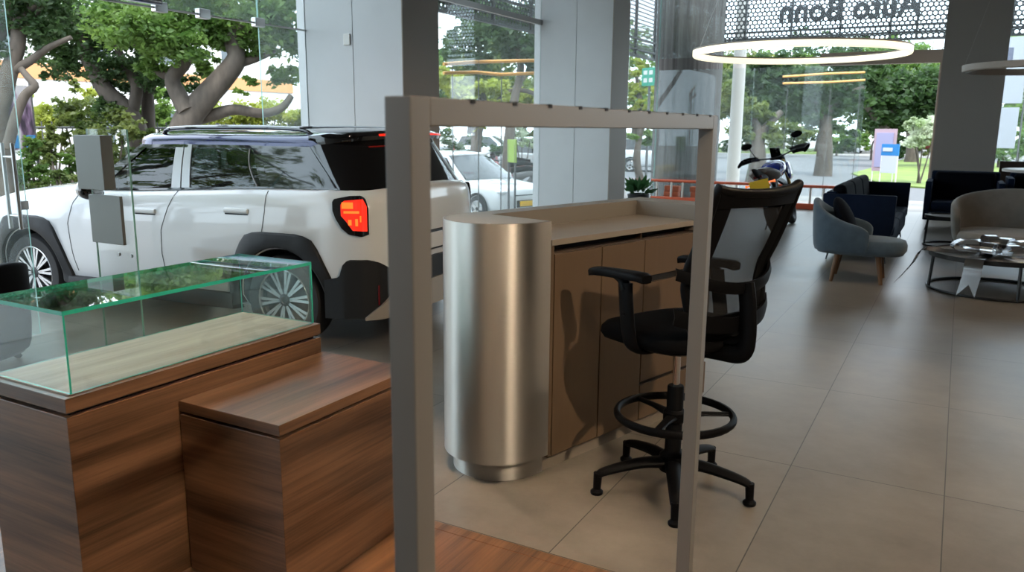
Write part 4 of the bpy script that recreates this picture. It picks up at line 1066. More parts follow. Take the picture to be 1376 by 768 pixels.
m = MB(); m.tube([(.5, .12, .30), (.40, .26, .02)], .012, 8); m.build('side_stand', M_['black_metal'], t)
for sg in (1, -1):
    m = MB(); m.ball((.98, sg*.19, .84), (.20, .045, .14), 14); m.build('side_panel', M_['bike_blue'] if sg > 0 else M_['bike_blue'], t)

# orange rail along the front window with the white posts, and the brick-red stacks behind it
M_['rail_red'] = pbr('rail_red', (.62, .10, .035), .5); M_['post_white'] = pbr('post_white', (.70, .66, .60), .5)
t = thing('barrier_rail', 'low orange red rail with white posts along the front window', 'barrier', (-3.4, 12.28, 0))
L0, L1 = -1.55, 2.9
MB().tube([(L0, 0, .43), (L1, 0, .43)], .028, 10).build('top_bar', M_['rail_red'], t)
MB().box(L0, L1, -.04, .04, .0, .11, .008).build('bottom_bar', M_['rail_red'], t)
x = L0+.12; k = 0
while x < L1:
    MB().tube([(x, 0, .11), (x, 0, .43)], .022, 8).build('post', M_['post_white'], t); x += .235 if k % 2 else .30; k += 1
M_['brick'] = pbr('terracotta', (.36, .09, .035), .7, noise=.2)
for i, x in enumerate((-4.57, -4.02, -3.50)):
    for j in range(3):
        o = MB().box(-.15, .15, -.09, .09, 0, .105, .008).build('terracotta_block', M_['brick'], None); o.location = (x + .01*((j*7+i) % 3-1), 12.47, .108*j)
        tag(o, '%s terracotta block of the %s stack behind the orange rail' % (('bottom', 'middle', 'top')[j], ('left', 'centre', 'right')[i]), 'block', 'terracotta blocks stacked behind the rail')
# pot plant near the far street column
t = thing('potted_plant', 'small dark green potted plant by the far street column', 'potted plant', (-4.25, 9.6, 0))
MB().lathe([(.14, 0), (.19, .36), (.17, .37), (.15, .33), (.01, .33)], 28).build('pot', M_['black_metal'], t)
m = MB(); rnd = random.Random(3)
for i in range(90):
    a, e = rnd.uniform(0, 2*PI), rnd.uniform(.2, 1.3); L = rnd.uniform(.16, .40); d = Vector((cos(a)*cos(e), sin(a)*cos(e), sin(e))); p = Vector((0, 0, .34)); s_ = d.orthogonal().normalized()*.035
    q = [p + d*L*.45, p + d*L*.75 + s_, p + d*L, p + d*L*.75 - s_]
    m.bm.faces.new([m.bm.verts.new(v) for v in q])
m.build('foliage', leaf_mat('pot_leaf', (.01, .03, .012), (.03, .08, .02)), t, False)

# glass totem with two grey steel panels beside the car
A = at(142, 462, 4.86); w = .36
t = thing('glass_totem', 'slim glass totem with two grey steel panels beside the white car', 'totem', (A.x + w/2, A.y, 0))
MB().box(-w/2, w/2, .0, .012, .012, 1.43).build('glass_panel', M_['glass'], t, False, edge_mat=M_['glass_edge2'], edge_dim=.2)
M_['panel_grey'] = pbr('panel_grey', (.155, .16, .148), .4, .3)
MB().box(-w/2-.005, w/2-.125, -.075, -.002, 1.09, 1.395, .003).build('upper_panel', M_['panel_grey'], t)
MB().box(-w/2-.0, w/2-.075, -.022, -.002, .775, 1.055, .003).build('lower_panel', M_['panel_grey'], t)
MB().box(-w/2-.04, w/2+.04, -.10, .10, 0, .012, .003).build('foot_plate', M_['steel'], t)
for x in (-.03, .08):
    MB().lathe([(.011, -.006), (.011, .006)], 16, M=Matrix.Translation((x+.06, -.004, .715)) @ Matrix.Rotation(PI/2, 4, 'X')).build('stud', M_['steel'], t)
# ------------------------------------------------------------------ the street outside
GZ = -.35
M_['pave'] = pbr('pavement', (.24, .23, .215), .8, noise=.12, nscale=2)
M_['asph'] = pbr('asphalt', (.11, .113, .117), .85, noise=.12, nscale=3)
M_['lawn'] = pbr('lawn', (.13, .19, .035), .9, noise=.35, nscale=1.2)
M_['stucco'] = pbr('white_stucco', (.80, .79, .76), .8)
M_['ochre'] = pbr('ochre_stucco', (.62, .30, .13), .8)
M_['dkwin'] = pbr('dark_window', (.10, .12, .13), .2)
struct(MB().box(-120, 120, -60, 160, GZ-.2, GZ), 'ground', M_['pave'])
struct(MB().box(-8.2, 8, YF+.3, 16.2, -.25, -.05), 'pavement', M_['pave'])
struct(MB().box(-60, 40, 19, 60, GZ, GZ+.01), 'road', M_['asph'])
struct(MB().prism([(-3.4, 33), (-1.6, 26.0), (.9, 24.5), (6, 24.2), (9, 40), (1, 52), (-2.4, 58)], GZ+.012, GZ+.06), 'lawn', M_['lawn'])
struct(MB().box(-40, -9, 62, 80, GZ+.0, GZ+.05), 'lawn', M_['lawn'])

LEAF = {
 'fresh': leaf_mat('leaf_fresh', (.06, .13, .025), (.18, .28, .06), (.32, .40, .11)),
 'deep': leaf_mat('leaf_deep', (.025, .055, .018), (.06, .11, .032), (.12, .18, .055)),
 'olive': leaf_mat('leaf_olive', (.06, .10, .02), (.17, .20, .05), (.30, .30, .09)),
 'yellow': leaf_mat('leaf_yellow', (.18, .22, .03), (.33, .36, .06), (.48, .44, .10)),
}
M_['bark'] = pbr('bark', (.085, .068, .055), .9, noise=.35, nscale=9, stretch=(1, 1, .3), bump=.4)
M_['bark_pale'] = pbr('bark_pale', (.095, .078, .063), .9, noise=.35, nscale=9, stretch=(1, 1, .3), bump=.4)
def leaves(mb, blobs, size, rnd, base, hollow=.0):
    for c, r, n in blobs:
        k = max(4, int(n/26)); cl = []
        for i in range(k):
            v = Vector((rnd.gauss(0, 1), rnd.gauss(0, 1), rnd.gauss(0, 1))).normalized() * rnd.random()**.45
            cl.append((Vector(c) + Vector((v.x, v.y, v.z*.8))*r - base, r*rnd.uniform(.20, .42)))
        for i in range(int(n*1.5)):
            q, rr = cl[i % k]
            p = q + Vector((rnd.gauss(0, .5)*rr, rnd.gauss(0, .5)*rr, rnd.gauss(0, .30)*rr))
            s = size*rnd.uniform(.45, 1.1)
            a = Vector((rnd.gauss(0, 1), rnd.gauss(0, 1), rnd.gauss(0, .5))).normalized(); b = a.cross(Vector((rnd.gauss(0, 1), rnd.gauss(0, 1), rnd.gauss(0, 1)))).normalized()
            kk = a*s*.55; w = b*s*.28; up = Vector((0, 0, -s*.12))
            mb.bm.faces.new([mb.bm.verts.new(z) for z in (p - kk + up, p + w, p + kk + up, p - w)])
def tree(name, label, base, limbs, blobs, leafm, bark, size=.13, seed=1, group=None, dens=1.0):
    rnd = random.Random(seed); base = Vector(base)
    t = thing(name, label, 'tree' if 'tree' in name else 'shrub', base, 0, group)
    if limbs:
        m = MB()
        for li, (pts, r0, r1) in enumerate(limbs):
            if li == 0:
                pts = [p for p in pts if p.z > GZ + .3]; pts = [Vector((pts[0].x, pts[0].y, GZ)) if pts[0].z < 1.2 else base] + pts; r0 = r0*1.0
                if abs(pts[0].x-base.x) + abs(pts[0].y-base.y) < .8: pts[0] = base.copy()
            P = smooth_path([Vector(p) - base for p in pts], 4); n = len(P)
            m.tube(P, [lerp(r0, r1, i/(n-1)) for i in range(n)], 9)
        m.build('trunk', bark, t, True, 80)
    m = MB(); leaves(m, [(c, r, int(n*dens)) for c, r, n in blobs], size, rnd, base); m.build('foliage', leafm, t, False)
    return t
def px(pts, dep):
    return [at(p[0], p[1], p[2] if len(p) > 2 else dep) for p in pts]
def pb(lst, dep, k=1.0):     # (px, py, radius in px, leaves, depth offset)
    out = []
    for q in lst:
        dd = dep + (q[4] if len(q) > 4 else 0); out.append((at(q[0], q[1], dd), q[2]/FPX*dd, int(q[3]*k)))
    return out
# main leaning tree seen over the white car
D = 12.5
tree('street_tree', 'thick leaning tree with a forked trunk behind the white car', (*gnd(236, 300, GZ).xy, GZ) if False else (at(238, 200, D).x, at(238, 200, D).y, GZ),
     [(px([(238, 330), (240, 215), (250, 165), (272, 135), (300, 104), (318, 78), (313, 52), (335, 36), (372, 28)], D), .25, .09),
      (px([(252, 150), (240, 128), (232, 105), (250, 82), (247, 60), (232, 42)], D-.1), .15, .06),
      (px([(262, 160), (290, 153), (315, 147), (352, 152), (378, 145), (392, 128)], D+.2), .11, .05),
      (px([(318, 85), (345, 78), (370, 68)], D+.1), .09, .03), (px([(232, 105), (210, 92), (200, 70), (180, 60)], D+.1), .09, .04)],
     pb([(250, 18, 55, 900), (310, 15, 60, 900), (370, 20, 55, 900), (200, 40, 48, 800, -.5), (240, 58, 34, 420, -.5), (300, 48, 30, 280), (345, 60, 26, 200), (280, 90, 20, 110, .4), (395, 55, 38, 420, .3), (385, 100, 26, 220, .5), (330, 105, 12, 50), (325, 122, 9, 35), (160, 20, 50, 700), (205, 85, 24, 160), (300, -60, 70, 900), (220, -50, 70, 900), (380, -50, 70, 900), (260, -140, 80, 900), (350, -150, 80, 900), (160, -110, 80, 900)], D),
     LEAF['fresh'], M_['bark_pale'], .115, 11, None, 2.0)
D = 13.5
tree('street_tree', 'dark branching tree rising behind the street plants at the left', (at(188, 200, D).x, at(188, 200, D).y, GZ),
     [(px([(196, 330), (190, 200), (172, 152), (142, 122), (122, 85), (108, 45), (112, 10)], D), .20, .09), (px([(176, 155), (184, 118), (170, 92), (160, 70), (150, 40)], D), .11, .05), (px([(200, 190), (198, 130), (190, 100), (192, 70), (205, 50)], D+.3), .12, .06), (px([(198, 130), (215, 100), (235, 88)], D+.3), .07, .03)],
     pb([(80, 75, 34, 420), (110, 55, 40, 500), (150, 100, 36, 420), (215, 105, 30, 300), (140, 140, 22, 180), (190, 80, 34, 380), (100, 95, 20, 120), (255, 112, 18, 110, .5), (270, 80, 24, 150, .6), (165, 160, 20, 130), (130, 25, 55, 700), (60, 30, 50, 600), (65, 100, 10, 40)], D),
     LEAF['deep'], M_['bark'], .11, 12, None, 2.0)
D = 11.0
tree('street_tree', 'grey slender tree with crossing limbs at the left edge', (at(2, 200, D).x, at(2, 200, D).y, GZ),
     [(px([(-6, 330), (-2, 170), (5, 130), (14, 92), (24, 62), (27, 28), (48, 8), (80, -15)], D), .14, .07), (px([(12, 98), (40, 82), (65, 64), (96, 50)], D), .07, .03), (px([(10, 200), (22, 155), (34, 128), (47, 116), (38, 104), (28, 92)], D-.2), .075, .04), (px([(-14, 60), (4, 40), (10, 18), (20, -10)], D), .09, .06), (px([(27, 40), (45, 22), (60, 4)], D), .05, .03)],
     pb([(30, 12, 45, 420), (-10, 20, 40, 350), (70, 5, 40, 380), (8, 70, 16, 60), (55, 45, 26, 160), (-20, 70, 30, 200)], D),
     LEAF['deep'], M_['bark_pale'], .10, 13, None, 2.2)
for lab, x, y, sd, lm in (('tall unseen tree added beyond the left edge for window reflections', -11.5, -6.0, 14, 'fresh'), ('unseen tree added left of the viewpoint for window reflections', -13.0, -10.0, 15, 'olive')):  # unseen trees, added to darken reflections in the car windows
    r_ = random.Random(sd)
    tree('street_tree', lab, (x, y, GZ), [([Vector((x, y, GZ)), Vector((x+.1, y+.1, 1.6)), Vector((x-.1, y+.3, 3.2)), Vector((x+.4, y+.2, 5))], .22, .09), ([Vector((x, y+.2, 2.2)), Vector((x+.6, y-.5, 3.4)), Vector((x+1.2, y-.9, 4.6))], .11, .05)],
         [(Vector((x + r_.uniform(-2.2, 2.2), y + r_.uniform(-2.4, 2.4), r_.uniform(4.4, 9.5))), r_.uniform(.9, 1.4), 420) for k in range(11)], LEAF[lm], M_['bark'], .2, sd)
# hedge line and plants below
def shrub(label, blobs, lm, size, seed, D, group=None, stem=True):
    b = at(blobs[0][0], blobs[0][1], D); base = (b.x, b.y, GZ)
    bl = pb(blobs, D); limbs = []
    if stem: limbs = [([Vector(base) + Vector((.04*i, -.03*i, 0)), Vector(base).lerp(bl[i % len(bl)][0], .55) + Vector((.05, 0, 0)), bl[i % len(bl)][0]], .03, .012) for i in range(min(4, max(2, len(bl))))]
    return tree('street_shrub', label, base, limbs, bl, lm, M_['bark'], size*.75, seed, group, 2.0)
shrub('wide yellow green hedge under the leaning tree', [(330, 158, 26, 500), (290, 156, 22, 350), (370, 160, 28, 500), (400, 160, 24, 350), (350, 148, 20, 260)], LEAF['yellow'], .15, 21, 17)
shrub('fresh green bush between the two tree trunks', [(210, 140, 24, 260), (222, 158, 22, 220), (200, 160, 20, 200), (215, 120, 14, 80)], LEAF['fresh'], .15, 22, 16.2)
shrub('pale airy bush in front of the white building', [(100, 140, 26, 200), (120, 160, 28, 240), (85, 155, 20, 120), (140, 150, 18, 110), (95, 115, 12, 40)], LEAF['olive'], .15, 23, 14.8)
shrub('olive bush by the printed street banner', [(62, 150, 18, 160), (72, 165, 16, 120), (22, 128, 18, 120)], LEAF['yellow'], .14, 24, 15.8)
shrub('thin green plants along the fence at the far left', [(35, 215, 22, 240), (40, 190, 16, 110), (55, 235, 18, 160), (28, 240, 18, 130), (48, 200, 12, 60)], LEAF['fresh'], .11, 25, 11.6)
shrub('sparse shrub before the fence behind the steel panels', [(130, 185, 24, 160), (150, 205, 22, 140), (165, 180, 18, 110), (140, 220, 18, 110), (170, 165, 20, 120)], LEAF['olive'], .11, 26, 12.2)
shrub('small round green bush beside the steel panels', [(92, 215, 12, 150), (95, 228, 10, 90)], LEAF['fresh'], .10, 27, 11.8)
shrub('low brownish plants in front of the car bonnet', [(80, 236, 15, 90), (110, 240, 15, 90), (48, 250, 14, 80), (70, 215, 12, 40)], LEAF['olive'], .10, 28, 11.4)
shrub('loose leafy hedge spreading along the street fence', [(20, 232, 22, 260), (60, 205, 24, 240), (75, 180, 20, 160), (110, 195, 24, 240), (95, 240, 20, 160), (150, 235, 22, 160), (185, 205, 20, 200), (160, 150, 22, 200), (110, 165, 24, 220), (190, 180, 16, 120)], LEAF['olive'], .15, 29, 12.9)
shrub('yellow leaved shrub between the street banner and the dark tree', [(60, 160, 20, 260), (85, 150, 18, 200), (120, 130, 18, 160), (50, 180, 14, 120)], LEAF['yellow'], .15, 30, 16.4)
# fence
t = thing('street_fence', 'dark metal bar fence behind the plants at the left', 'fence', (at(90, 215, 14).x, at(90, 215, 14).y, GZ))
fdir = (at(330, 190, 15.5) - at(0, 200, 13.2)); fdir.z = 0; fdir.normalize(); M_['fence'] = pbr('fence_metal', (.10, .10, .10), .5)
for z in (.25, 1.75): MB().tube([fdir*-2.5 + Vector((0, 0, z)), fdir*4.2 + Vector((0, 0, z))], .02, 6).build('fence_rail', M_['fence'], t)
for i in range(44):
    p = fdir*(-2.5+.155*i); MB().tube([p + Vector((0, 0, .0)), p + Vector((0, 0, 1.85))], .010 if i % 11 else .035, 6).build('fence_bar' if i % 11 else 'fence_post', M_['fence'], t, False)
struct(MB().box(-17.5, -17.2, -6, 22, GZ, GZ+1.0), 'wall_street', M_['stucco'])
# buildings across the street
def building(label, x, y0, y1, z1, wallm, wins, band=None):
    t = thing('apartment_building', label, 'building', (x, (y0+y1)/2, GZ)); cy = (y0+y1)/2
    MB().box(-8, 0, y0-cy, y1-cy, 0, z1-GZ).build('wall', wallm, t, False)
    if band:
        for a, b in band: MB().box(.0, .06, y0-cy, y1-cy, a-GZ, b-GZ).build('facade_band', M_['ochre'], t, False)
    for (a, b, c, d_) in wins:
        f = MB().box(.0, .10, a-cy-.08, b-cy+.08, c-GZ-.08, d_-GZ+.08).build('window_frame', M_['stucco'], t, False)
        MB().box(.09, .115, a-cy, b-cy, c-GZ, d_-GZ).build('pane', M_['dkwin'], f, False)
    MB().box(-8.2, .25, y0-cy-.2, y1-cy+.2, z1-GZ, z1-GZ+.3).build('roof', M_['ochre'], t, False)
building('white building with ochre upper band behind the street trees', -24, -4.5, 9.0, 7.5, M_['stucco'], [(y, y+1.0, z, z+1.3) for y in (-3, -.5, 2, 4.5, 7) for z in (.7, 4.6)], [(3.1, 4.0)])
building('tall white building farther along the street', -26, 9.6, 24.0, 6.0, M_['stucco'], [(y, y+1.0, z, z+1.3) for y in (11, 14, 17, 20) for z in (.7, 3.7)], [(2.9, 3.4)])
# printed banner with purple plant picture
m, nt, out = new_mat('banner_print'); N, L_ = nt.nodes, nt.links
tc = N.new('ShaderNodeTexCoord'); n = N.new('ShaderNodeTexNoise'); n.inputs['Scale'].default_value = 2.6; n.inputs['Detail'].default_value = 8; mp = N.new('ShaderNodeMapping'); mp.inputs['Scale'].default_value = (1, 1.4, .55)
L_.new(tc.outputs['Object'], mp.inputs[0]); L_.new(mp.outputs[0], n.inputs['Vector']); cr = N.new('ShaderNodeValToRGB'); e = cr.color_ramp.elements
e[0].position = .40; e[0].color = (.05, .03, .06, 1); e[1].position = .56; e[1].color = (.78, .74, .80, 1); k = e.new(.48); k.color = (.30, .18, .32, 1)
L_.new(n.outputs[0], cr.inputs[0]); b = N.new('ShaderNodeBsdfPrincipled'); L_.new(cr.outputs[0], b.inputs['Base Color']); L_.new(b.outputs[0], out.inputs[0])
c = at(26, 172, 12.6)
t = thing('street_banner', 'printed street banner with dark plant picture and blue patches', 'banner', (c.x, c.y, GZ), rad(25))
MB().box(-.01, .01, -.34, .34, 1.05-GZ, 2.05-GZ).build('print', m, t, False)
for y, w in ((-.22, .16), (.24, .13)):
    MB().box(.0101, .014, y-w, y+w, 1.08-GZ, 1.28-GZ, .003).build('blue_patch', pbr('blue_print', (.05, .32, .75), .6), t)
for y in (-.36, .36): MB().tube([(0, y, 0), (0, y, 2.1-GZ)], .022, 8).build('banner_post', M_['fence'], t)
c = gnd(20, 262, 0.62)
t = thing('bollard', 'grey bollard with red cap beside the glass door handles', 'bollard', (-8.2, .55, 0))
MB().lathe([(.075, 0), (.075, 1.02)], 20).build('post', pbr('bollard_grey', (.22, .21, .20), .6), t); MB().lathe([(.085, 1.02), (.09, 1.08), (.05, 1.15), (.01, 1.16)], 20).build('cap', pbr('bollard_red', (.6, .04, .04), .5), t)
MB().box(-9.4, -8.9, -1.5, 2.2, GZ, .10-0.0, .03).build('yellow_kerb', pbr('kerb_yellow', (.75, .48, .06), .7), None)
tag(bpy.data.objects['yellow_kerb'], 'low yellow painted kerb block beyond the car bonnet', 'kerb')

# ---- through the middle bay: parked cars, motorbikes, trees
f = gnd(641, 298, GZ)
rz = math.atan2(-.30, .95); fw = Vector((cos(rz), sin(rz), 0)); lf = Vector((-fw.y, fw.x, 0))
o = f - fw*2.45*.88 + lf*.82*.88
hc = hatch('white hatchback with yellow number plate parked outside the middle bay', (o.x, o.y, GZ), rz, M_['paint_white']); hc.scale = (.88, .88, .88)
o = gnd(690, 240, GZ); hatch('silver car parked outside behind the white hatchback', (o.x+.5, o.y+.6, GZ), rad(75), M_['paint_silver'])
o = gnd(640, 222, GZ); hatch('white car parked far behind beneath the street trees', (o.x-1, o.y+1, GZ), rad(20), M_['paint_white'])
o = gnd(868, 232, GZ); hatch('white car glimpsed between the far column and concrete pillar', (o.x-1, o.y+1, GZ), rad(15), M_['paint_white'])
def scooter(label, p, rz, mat):
    t = thing('scooter', label, 'scooter', p, rz, 'scooters parked by the street column')
    for x in (0, 1.25):
        w = bpy.data.objects.new('wheel', None); COL.objects.link(w); w.parent = t; w.location = (x, 0, .26)
        MB().tube([(cos(2*PI*i/28)*.21, 0, sin(2*PI*i/28)*.21) for i in range(28)], .05, 8, closed=True).build('tyre', M_['tyre'], w)
        MB().lathe([(.15, -.03), (.15, .03)], 20, M=Matrix.Rotation(PI/2, 4, 'X')).build('wheel_rim', M_['rimsilver'], w)
    m = MB(); m.tube([(-.15, 0, .72), (.15, 0, .66), (.55, 0, .62)], [.06, .15, .12], 12, flat=(1, .7)); m.tube([(.1, 0, .6), (.3, 0, .4), (.9, 0, .36)], [.14, .16, .08], 10); m.tube([(1.0, 0, .4), (1.02, 0, .95)], [.15, .10], 10, flat=(1.3, .7)); m.build('body', mat, t)
    m = MB(); m.tube([(-.2, 0, .80), (.2, 0, .80), (.6, 0, .78)], [.06, .14, .11], 12, flat=(1, .45)); m.build('seat', M_['blackp'], t)
    m = MB(); m.tube([(.92, .33, 1.02), (.98, .12, 1.04), (.98, -.12, 1.04), (.92, -.33, 1.02)], .018, 8); m.ball((1.06, 0, .96), (.09, .10, .09), 12); m.tube([(1.25, 0, .26), (1.05, 0, .95)], .03, 8); m.build('handlebar', M_['blackp'], t)
    MB().ball((-.2, 0, .70), (.06, .10, .05), 10).build('tail_light', M_['lamp_red'], t)
for i, (u, v, a, mt, lab) in enumerate(((707, 250, 200, 'paint_red', 'red scooter parked outside next to the pale street column'), (714, 262, 215, 'paint_grey', 'grey scooter parked nearest outside the middle bay'), (700, 240, 190, 'paint_red', 'red scooter parked farthest outside the middle bay'))):
    o = gnd(u+4, v+10, GZ); scooter(lab, (o.x, o.y, GZ), rad(a), M_[mt])
D = 27
tree('street_tree', 'bright green tree filling the lower middle bay', (at(640, 190, D).x, at(640, 190, D).y, GZ), [(px([(640, 260), (640, 190), (650, 140), (640, 110)], D), .22, .1), (px([(648, 150), (690, 120), (715, 90)], D), .12, .05)],
     pb([(620, 130, 26, 420), (655, 120, 26, 420), (600, 150, 22, 300), (680, 145, 24, 260), (640, 155, 20, 240), (710, 135, 22, 260), (600, 110, 26, 330)], D), LEAF['yellow'], M_['bark'], .28, 31)
D = 23
tree('street_tree', 'dark leafy tree crown high in the middle bay', (at(680, 190, D).x, at(680, 190, D).y, GZ), [(px([(682, 260), (684, 190), (690, 140), (700, 90), (690, 40)], D), .18, .08), (px([(694, 120), (725, 130), (745, 170)], D), .07, .04)],
     pb([(625, 45, 34, 520), (665, 40, 40, 650), (705, 50, 38, 600), (650, 80, 26, 300), (720, 85, 24, 300), (605, 70, 20, 160), (690, 15, 40, 500), (620, 10, 40, 500), (740, 30, 36, 400)], D), LEAF['deep'], M_['bark'], .26, 32)
shrub('white flowering shrub outside behind the parked silver car', [(700, 178, 14, 130), (712, 190, 12, 110), (690, 168, 10, 60)], leaf_mat('leaf_white', (.25, .33, .15), (.62, .64, .55), (.8, .8, .75)), .22, 33, 27.5)
shrub('dark hedge behind the cars in the middle bay', [(610, 200, 18, 260), (640, 190, 16, 160), (668, 200, 14, 160), (728, 185, 16, 200), (600, 180, 14, 120)], LEAF['deep'], .22, 34, 35)
# orange gantry bars added outside in place of mirror images in the window glass
M_['reflection'] = pbr('reflection_orange', (.80, .40, .10), .5)
t = thing('orange_reflection', 'orange double bar gantry modelled outside the middle bay', 'reflection', (at(664, 200, 12.2).x, at(664, 200, 12.2).y, GZ)); b0 = Vector(t.location)
for pts in ([(596, 86, 11.6), (640, 83, 12), (727, 81, 12.8)], [(596, 98, 11.6), (640, 97, 12), (672, 100, 12.3), (727, 98, 12.8)]):
    MB().tube([at(*p) - b0 for p in pts], .026, 8).build('bar', M_['reflection'], t)
for p in ((608, 11.7), (643, 12.0), (674, 12.3), (722, 12.75)):
    a = at(p[0], 80, p[1]); MB().tube([a - b0, Vector((a.x, a.y, GZ)) - b0], .009, 6).build('post', M_['fence'], t)
t = thing('orange_reflection', 'orange double bar gantry modelled outside behind the front glass', 'reflection', (at(1110, 200, 20).x, at(1110, 200, 20).y, GZ)); b0 = Vector(t.location)
for pts in ([(1052, 103, 20), (1110, 99, 20.1), (1162, 97, 20.2)], [(1052, 112, 20), (1110, 110.5, 20.1), (1162, 107.5, 20.2)]):
    MB().tube([at(*p) - b0 for p in pts], .026, 8).build('bar', M_['reflection'], t)
for p in ((1060, 20), (1118, 20.1), (1158, 20.2)):
    a = at(p[0], 98, p[1]); MB().tube([a - b0, Vector((a.x, a.y, GZ)) - b0], .009, 6).build('post', M_['fence'], t)
t = thing('sign_post', 'narrow green and yellow sign on two posts by the parked cars', 'sign', (at(688, 230, 13.1).x, at(688, 230, 13.1).y, GZ), rad(-30))
for x in (-.10, .10): MB().tube([(x, 0, 0), (x, 0, 1.55)], .018, 8).build('post', M_['fence'], t)
MB().box(-.13, .13, -.015, .015, 1.25, 1.62, .004).build('sign_panel', pbr('sign_lime', (.35, .5, .08), .5), t)
# sliver between far column and concrete pillar: tree and green road sign
D = 46
tree('street_tree', 'autumn tinted tree seen past the far street column', (at(858, 190, D).x, at(858, 190, D).y, GZ), [(px([(858, 250), (860, 190), (862, 150), (855, 100)], D), .30, .1)],
     pb([(852, 95, 18, 300), (848, 120, 18, 300), (866, 140, 20, 300), (845, 150, 14, 160), (880, 125, 16, 200)], D), LEAF['yellow'], M_['bark'], .34, 35)
tree('street_tree', 'small green tree beside the far pale street column', (at(870, 200, 22).x, at(870, 200, 22).y, GZ), [(px([(857, 280), (856, 220), (860, 180), (866, 160)], 22), .13, .06)],
     pb([(874, 185, 12, 150), (850, 180, 9, 90), (878, 170, 10, 90)], 22), LEAF['fresh'], M_['bark'], .2, 36)
c = at(872, 102, 30)
t = thing('road_sign', 'green road sign board with pale marks beyond the far column', 'road sign', (c.x, c.y, GZ), rad(-28))
MB().box(-.36, .36, -.03, .03, c.z-GZ-.36, c.z-GZ+.30, .01).build('sign_panel', pbr('sign_green', (.02, .28, .18), .5), t)
for zz, x in ((.12, -.16), (.12, .14), (-.16, -.16), (-.16, .14)):
    MB().box(x-.10, x+.10, -.036, -.0301, c.z-GZ+zz-.07, c.z-GZ+zz+.08, .002).build('sign_mark', M_['paper'], t)
MB().tube([(0, .05, 0), (0, .05, c.z-GZ+.3)], .05, 8).build('post', M_['fence'], t)
# ---- front window: big trees, pole, signs, vehicles
D = 40
for i, (lab, lm, sd, blobs, limbs) in enumerate((
  ('large dark green tree dominating the doorway view', 'deep', 41, [(1190, 130, 36, 900), (1230, 120, 40, 1000), (1270, 130, 40, 800), (1210, 160, 24, 420), (1175, 160, 20, 300), (1250, 155, 20, 300), (1170, 100, 26, 500), (1300, 140, 40, 400), (1240, 175, 14, 120)], [[(1185, 205), (1187, 180), (1200, 150), (1220, 120)], [(1187, 180), (1170, 150), (1150, 130)]]),
  ('lighter green tree crown above the doorway trees', 'fresh', 42, [(1180, 90, 34, 700), (1220, 85, 36, 700), (1260, 95, 34, 600), (1160, 80, 26, 400), (1240, 110, 24, 300), (1195, 65, 30, 300), (1160, 115, 14, 150)], [[(1225, 200), (1222, 160), (1215, 110), (1222, 80)]]),
  ('spreading tree behind the front glass panes', 'deep', 43, [(1060, 120, 34, 700), (1100, 110, 34, 700), (1135, 130, 28, 500), (1030, 130, 28, 500), (1080, 150, 24, 300), (1120, 160, 18, 160), (1010, 100, 26, 400), (1040, 90, 26, 400), (1140, 90, 30, 400)], [[(1108, 205), (1110, 170), (1118, 135), (1150, 105)], [(1110, 175), (1095, 140), (1060, 120)], [(1118, 140), (1138, 128), (1160, 118)]]),
  ('olive tree at the left of the front glass', 'olive', 44, [(985, 150, 22, 300), (1000, 175, 18, 220), (1040, 175, 18, 200), (1015, 150, 22, 280), (1070, 180, 16, 160), (975, 120, 22, 260)], [[(1018, 215), (1018, 180), (1010, 150)], [(1018, 185), (1035, 165), (1050, 150)]]))):
    dd = D + (0, 6, -8, -12)[i]
    b = at(limbs[0][0][0], 200, dd)
    tree('street_tree', lab, (b.x, b.y, GZ), [(px(l, dd), .38 if k == 0 else .2, .1) for k, l in enumerate(limbs)], pb(blobs, dd, .9), LEAF[lm], M_['bark'], .34 if dd > 30 else .26, sd, None, 1.9)
c = at(990, 150, 19)
o = MB().tube([(0, 0, 0), (0, 0, 6.5)], [.16, .13], 14).build('street_pole', pbr('pole_concrete', (.50, .48, .45), .8), None); o.location = (c.x, c.y, GZ); tag(o, 'pale concrete street pole behind the front glass', 'pole')
shrub('white flowering bush beside the doorway jamb', [(1240, 170, 19, 420), (1232, 188, 17, 300), (1254, 183, 17, 300), (1226, 165, 10, 120)], leaf_mat('leaf_bloom', (.20, .28, .10), (.62, .64, .54), (.9, .9, .86)), .20, 45, 27)
def board(name, label, u, v0, v1, wpx, dep, panels, ang=-28):
    b = gnd(u, v1, GZ) if dep is None else at(u, v1, dep); t = thing(name, label, 'sign', (b.x, b.y, GZ), rad(ang))
    s = (b - CAM).dot(Vector(ROT[2]))/FPX; w = wpx*s; h = (v1-v0)*s + max(0, b.z-GZ)
    for x in (-w*.46, w*.46): MB().tube([(x, 0, 0), (x, 0, h)], .02, 8).build('post', M_['post_white'], t)
    for nm, x0, x1, z0, z1, mt, y in panels: MB().box(w*x0, w*x1, -.02-y, .02-y, h*z0, h*z1, .004).build(nm, mt, t)
M_['sg_pink'] = pbr('sign_pink', (.42, .29, .33), .5); M_['sg_lilac'] = pbr('sign_lilac', (.30, .28, .42), .5); M_['sg_blue'] = pbr('sign_blue', (.015, .17, .42), .5); M_['sg_white'] = pbr('sign_white', (.48, .49, .53), .5)
board('pavement_sign', 'tall pink framed sign board outside the doorway', 1186, 174, 226, 32, 28, [('sign_frame', -.5, .5, .22, 1, M_['sg_pink'], 0), ('sign_panel', -.38, .38, .30, .93, M_['sg_lilac'], .03)])
board('pavement_sign', 'blue and white sign board standing on the lawn edge', 1193, 194, 236, 25, 27, [('sign_panel', -.5, .5, .72, 1, M_['sg_blue'], 0), ('lower_panel', -.45, .45, .30, .715, M_['sg_white'], 0), ('sign_mark', -.40, .15, .82, .91, M_['sg_white'], .022)])
o = gnd(1215, 203, GZ); hatch('red car passing beyond the lawn in the doorway view', (o.x+1, o.y, GZ), rad(10), M_['paint_red'])
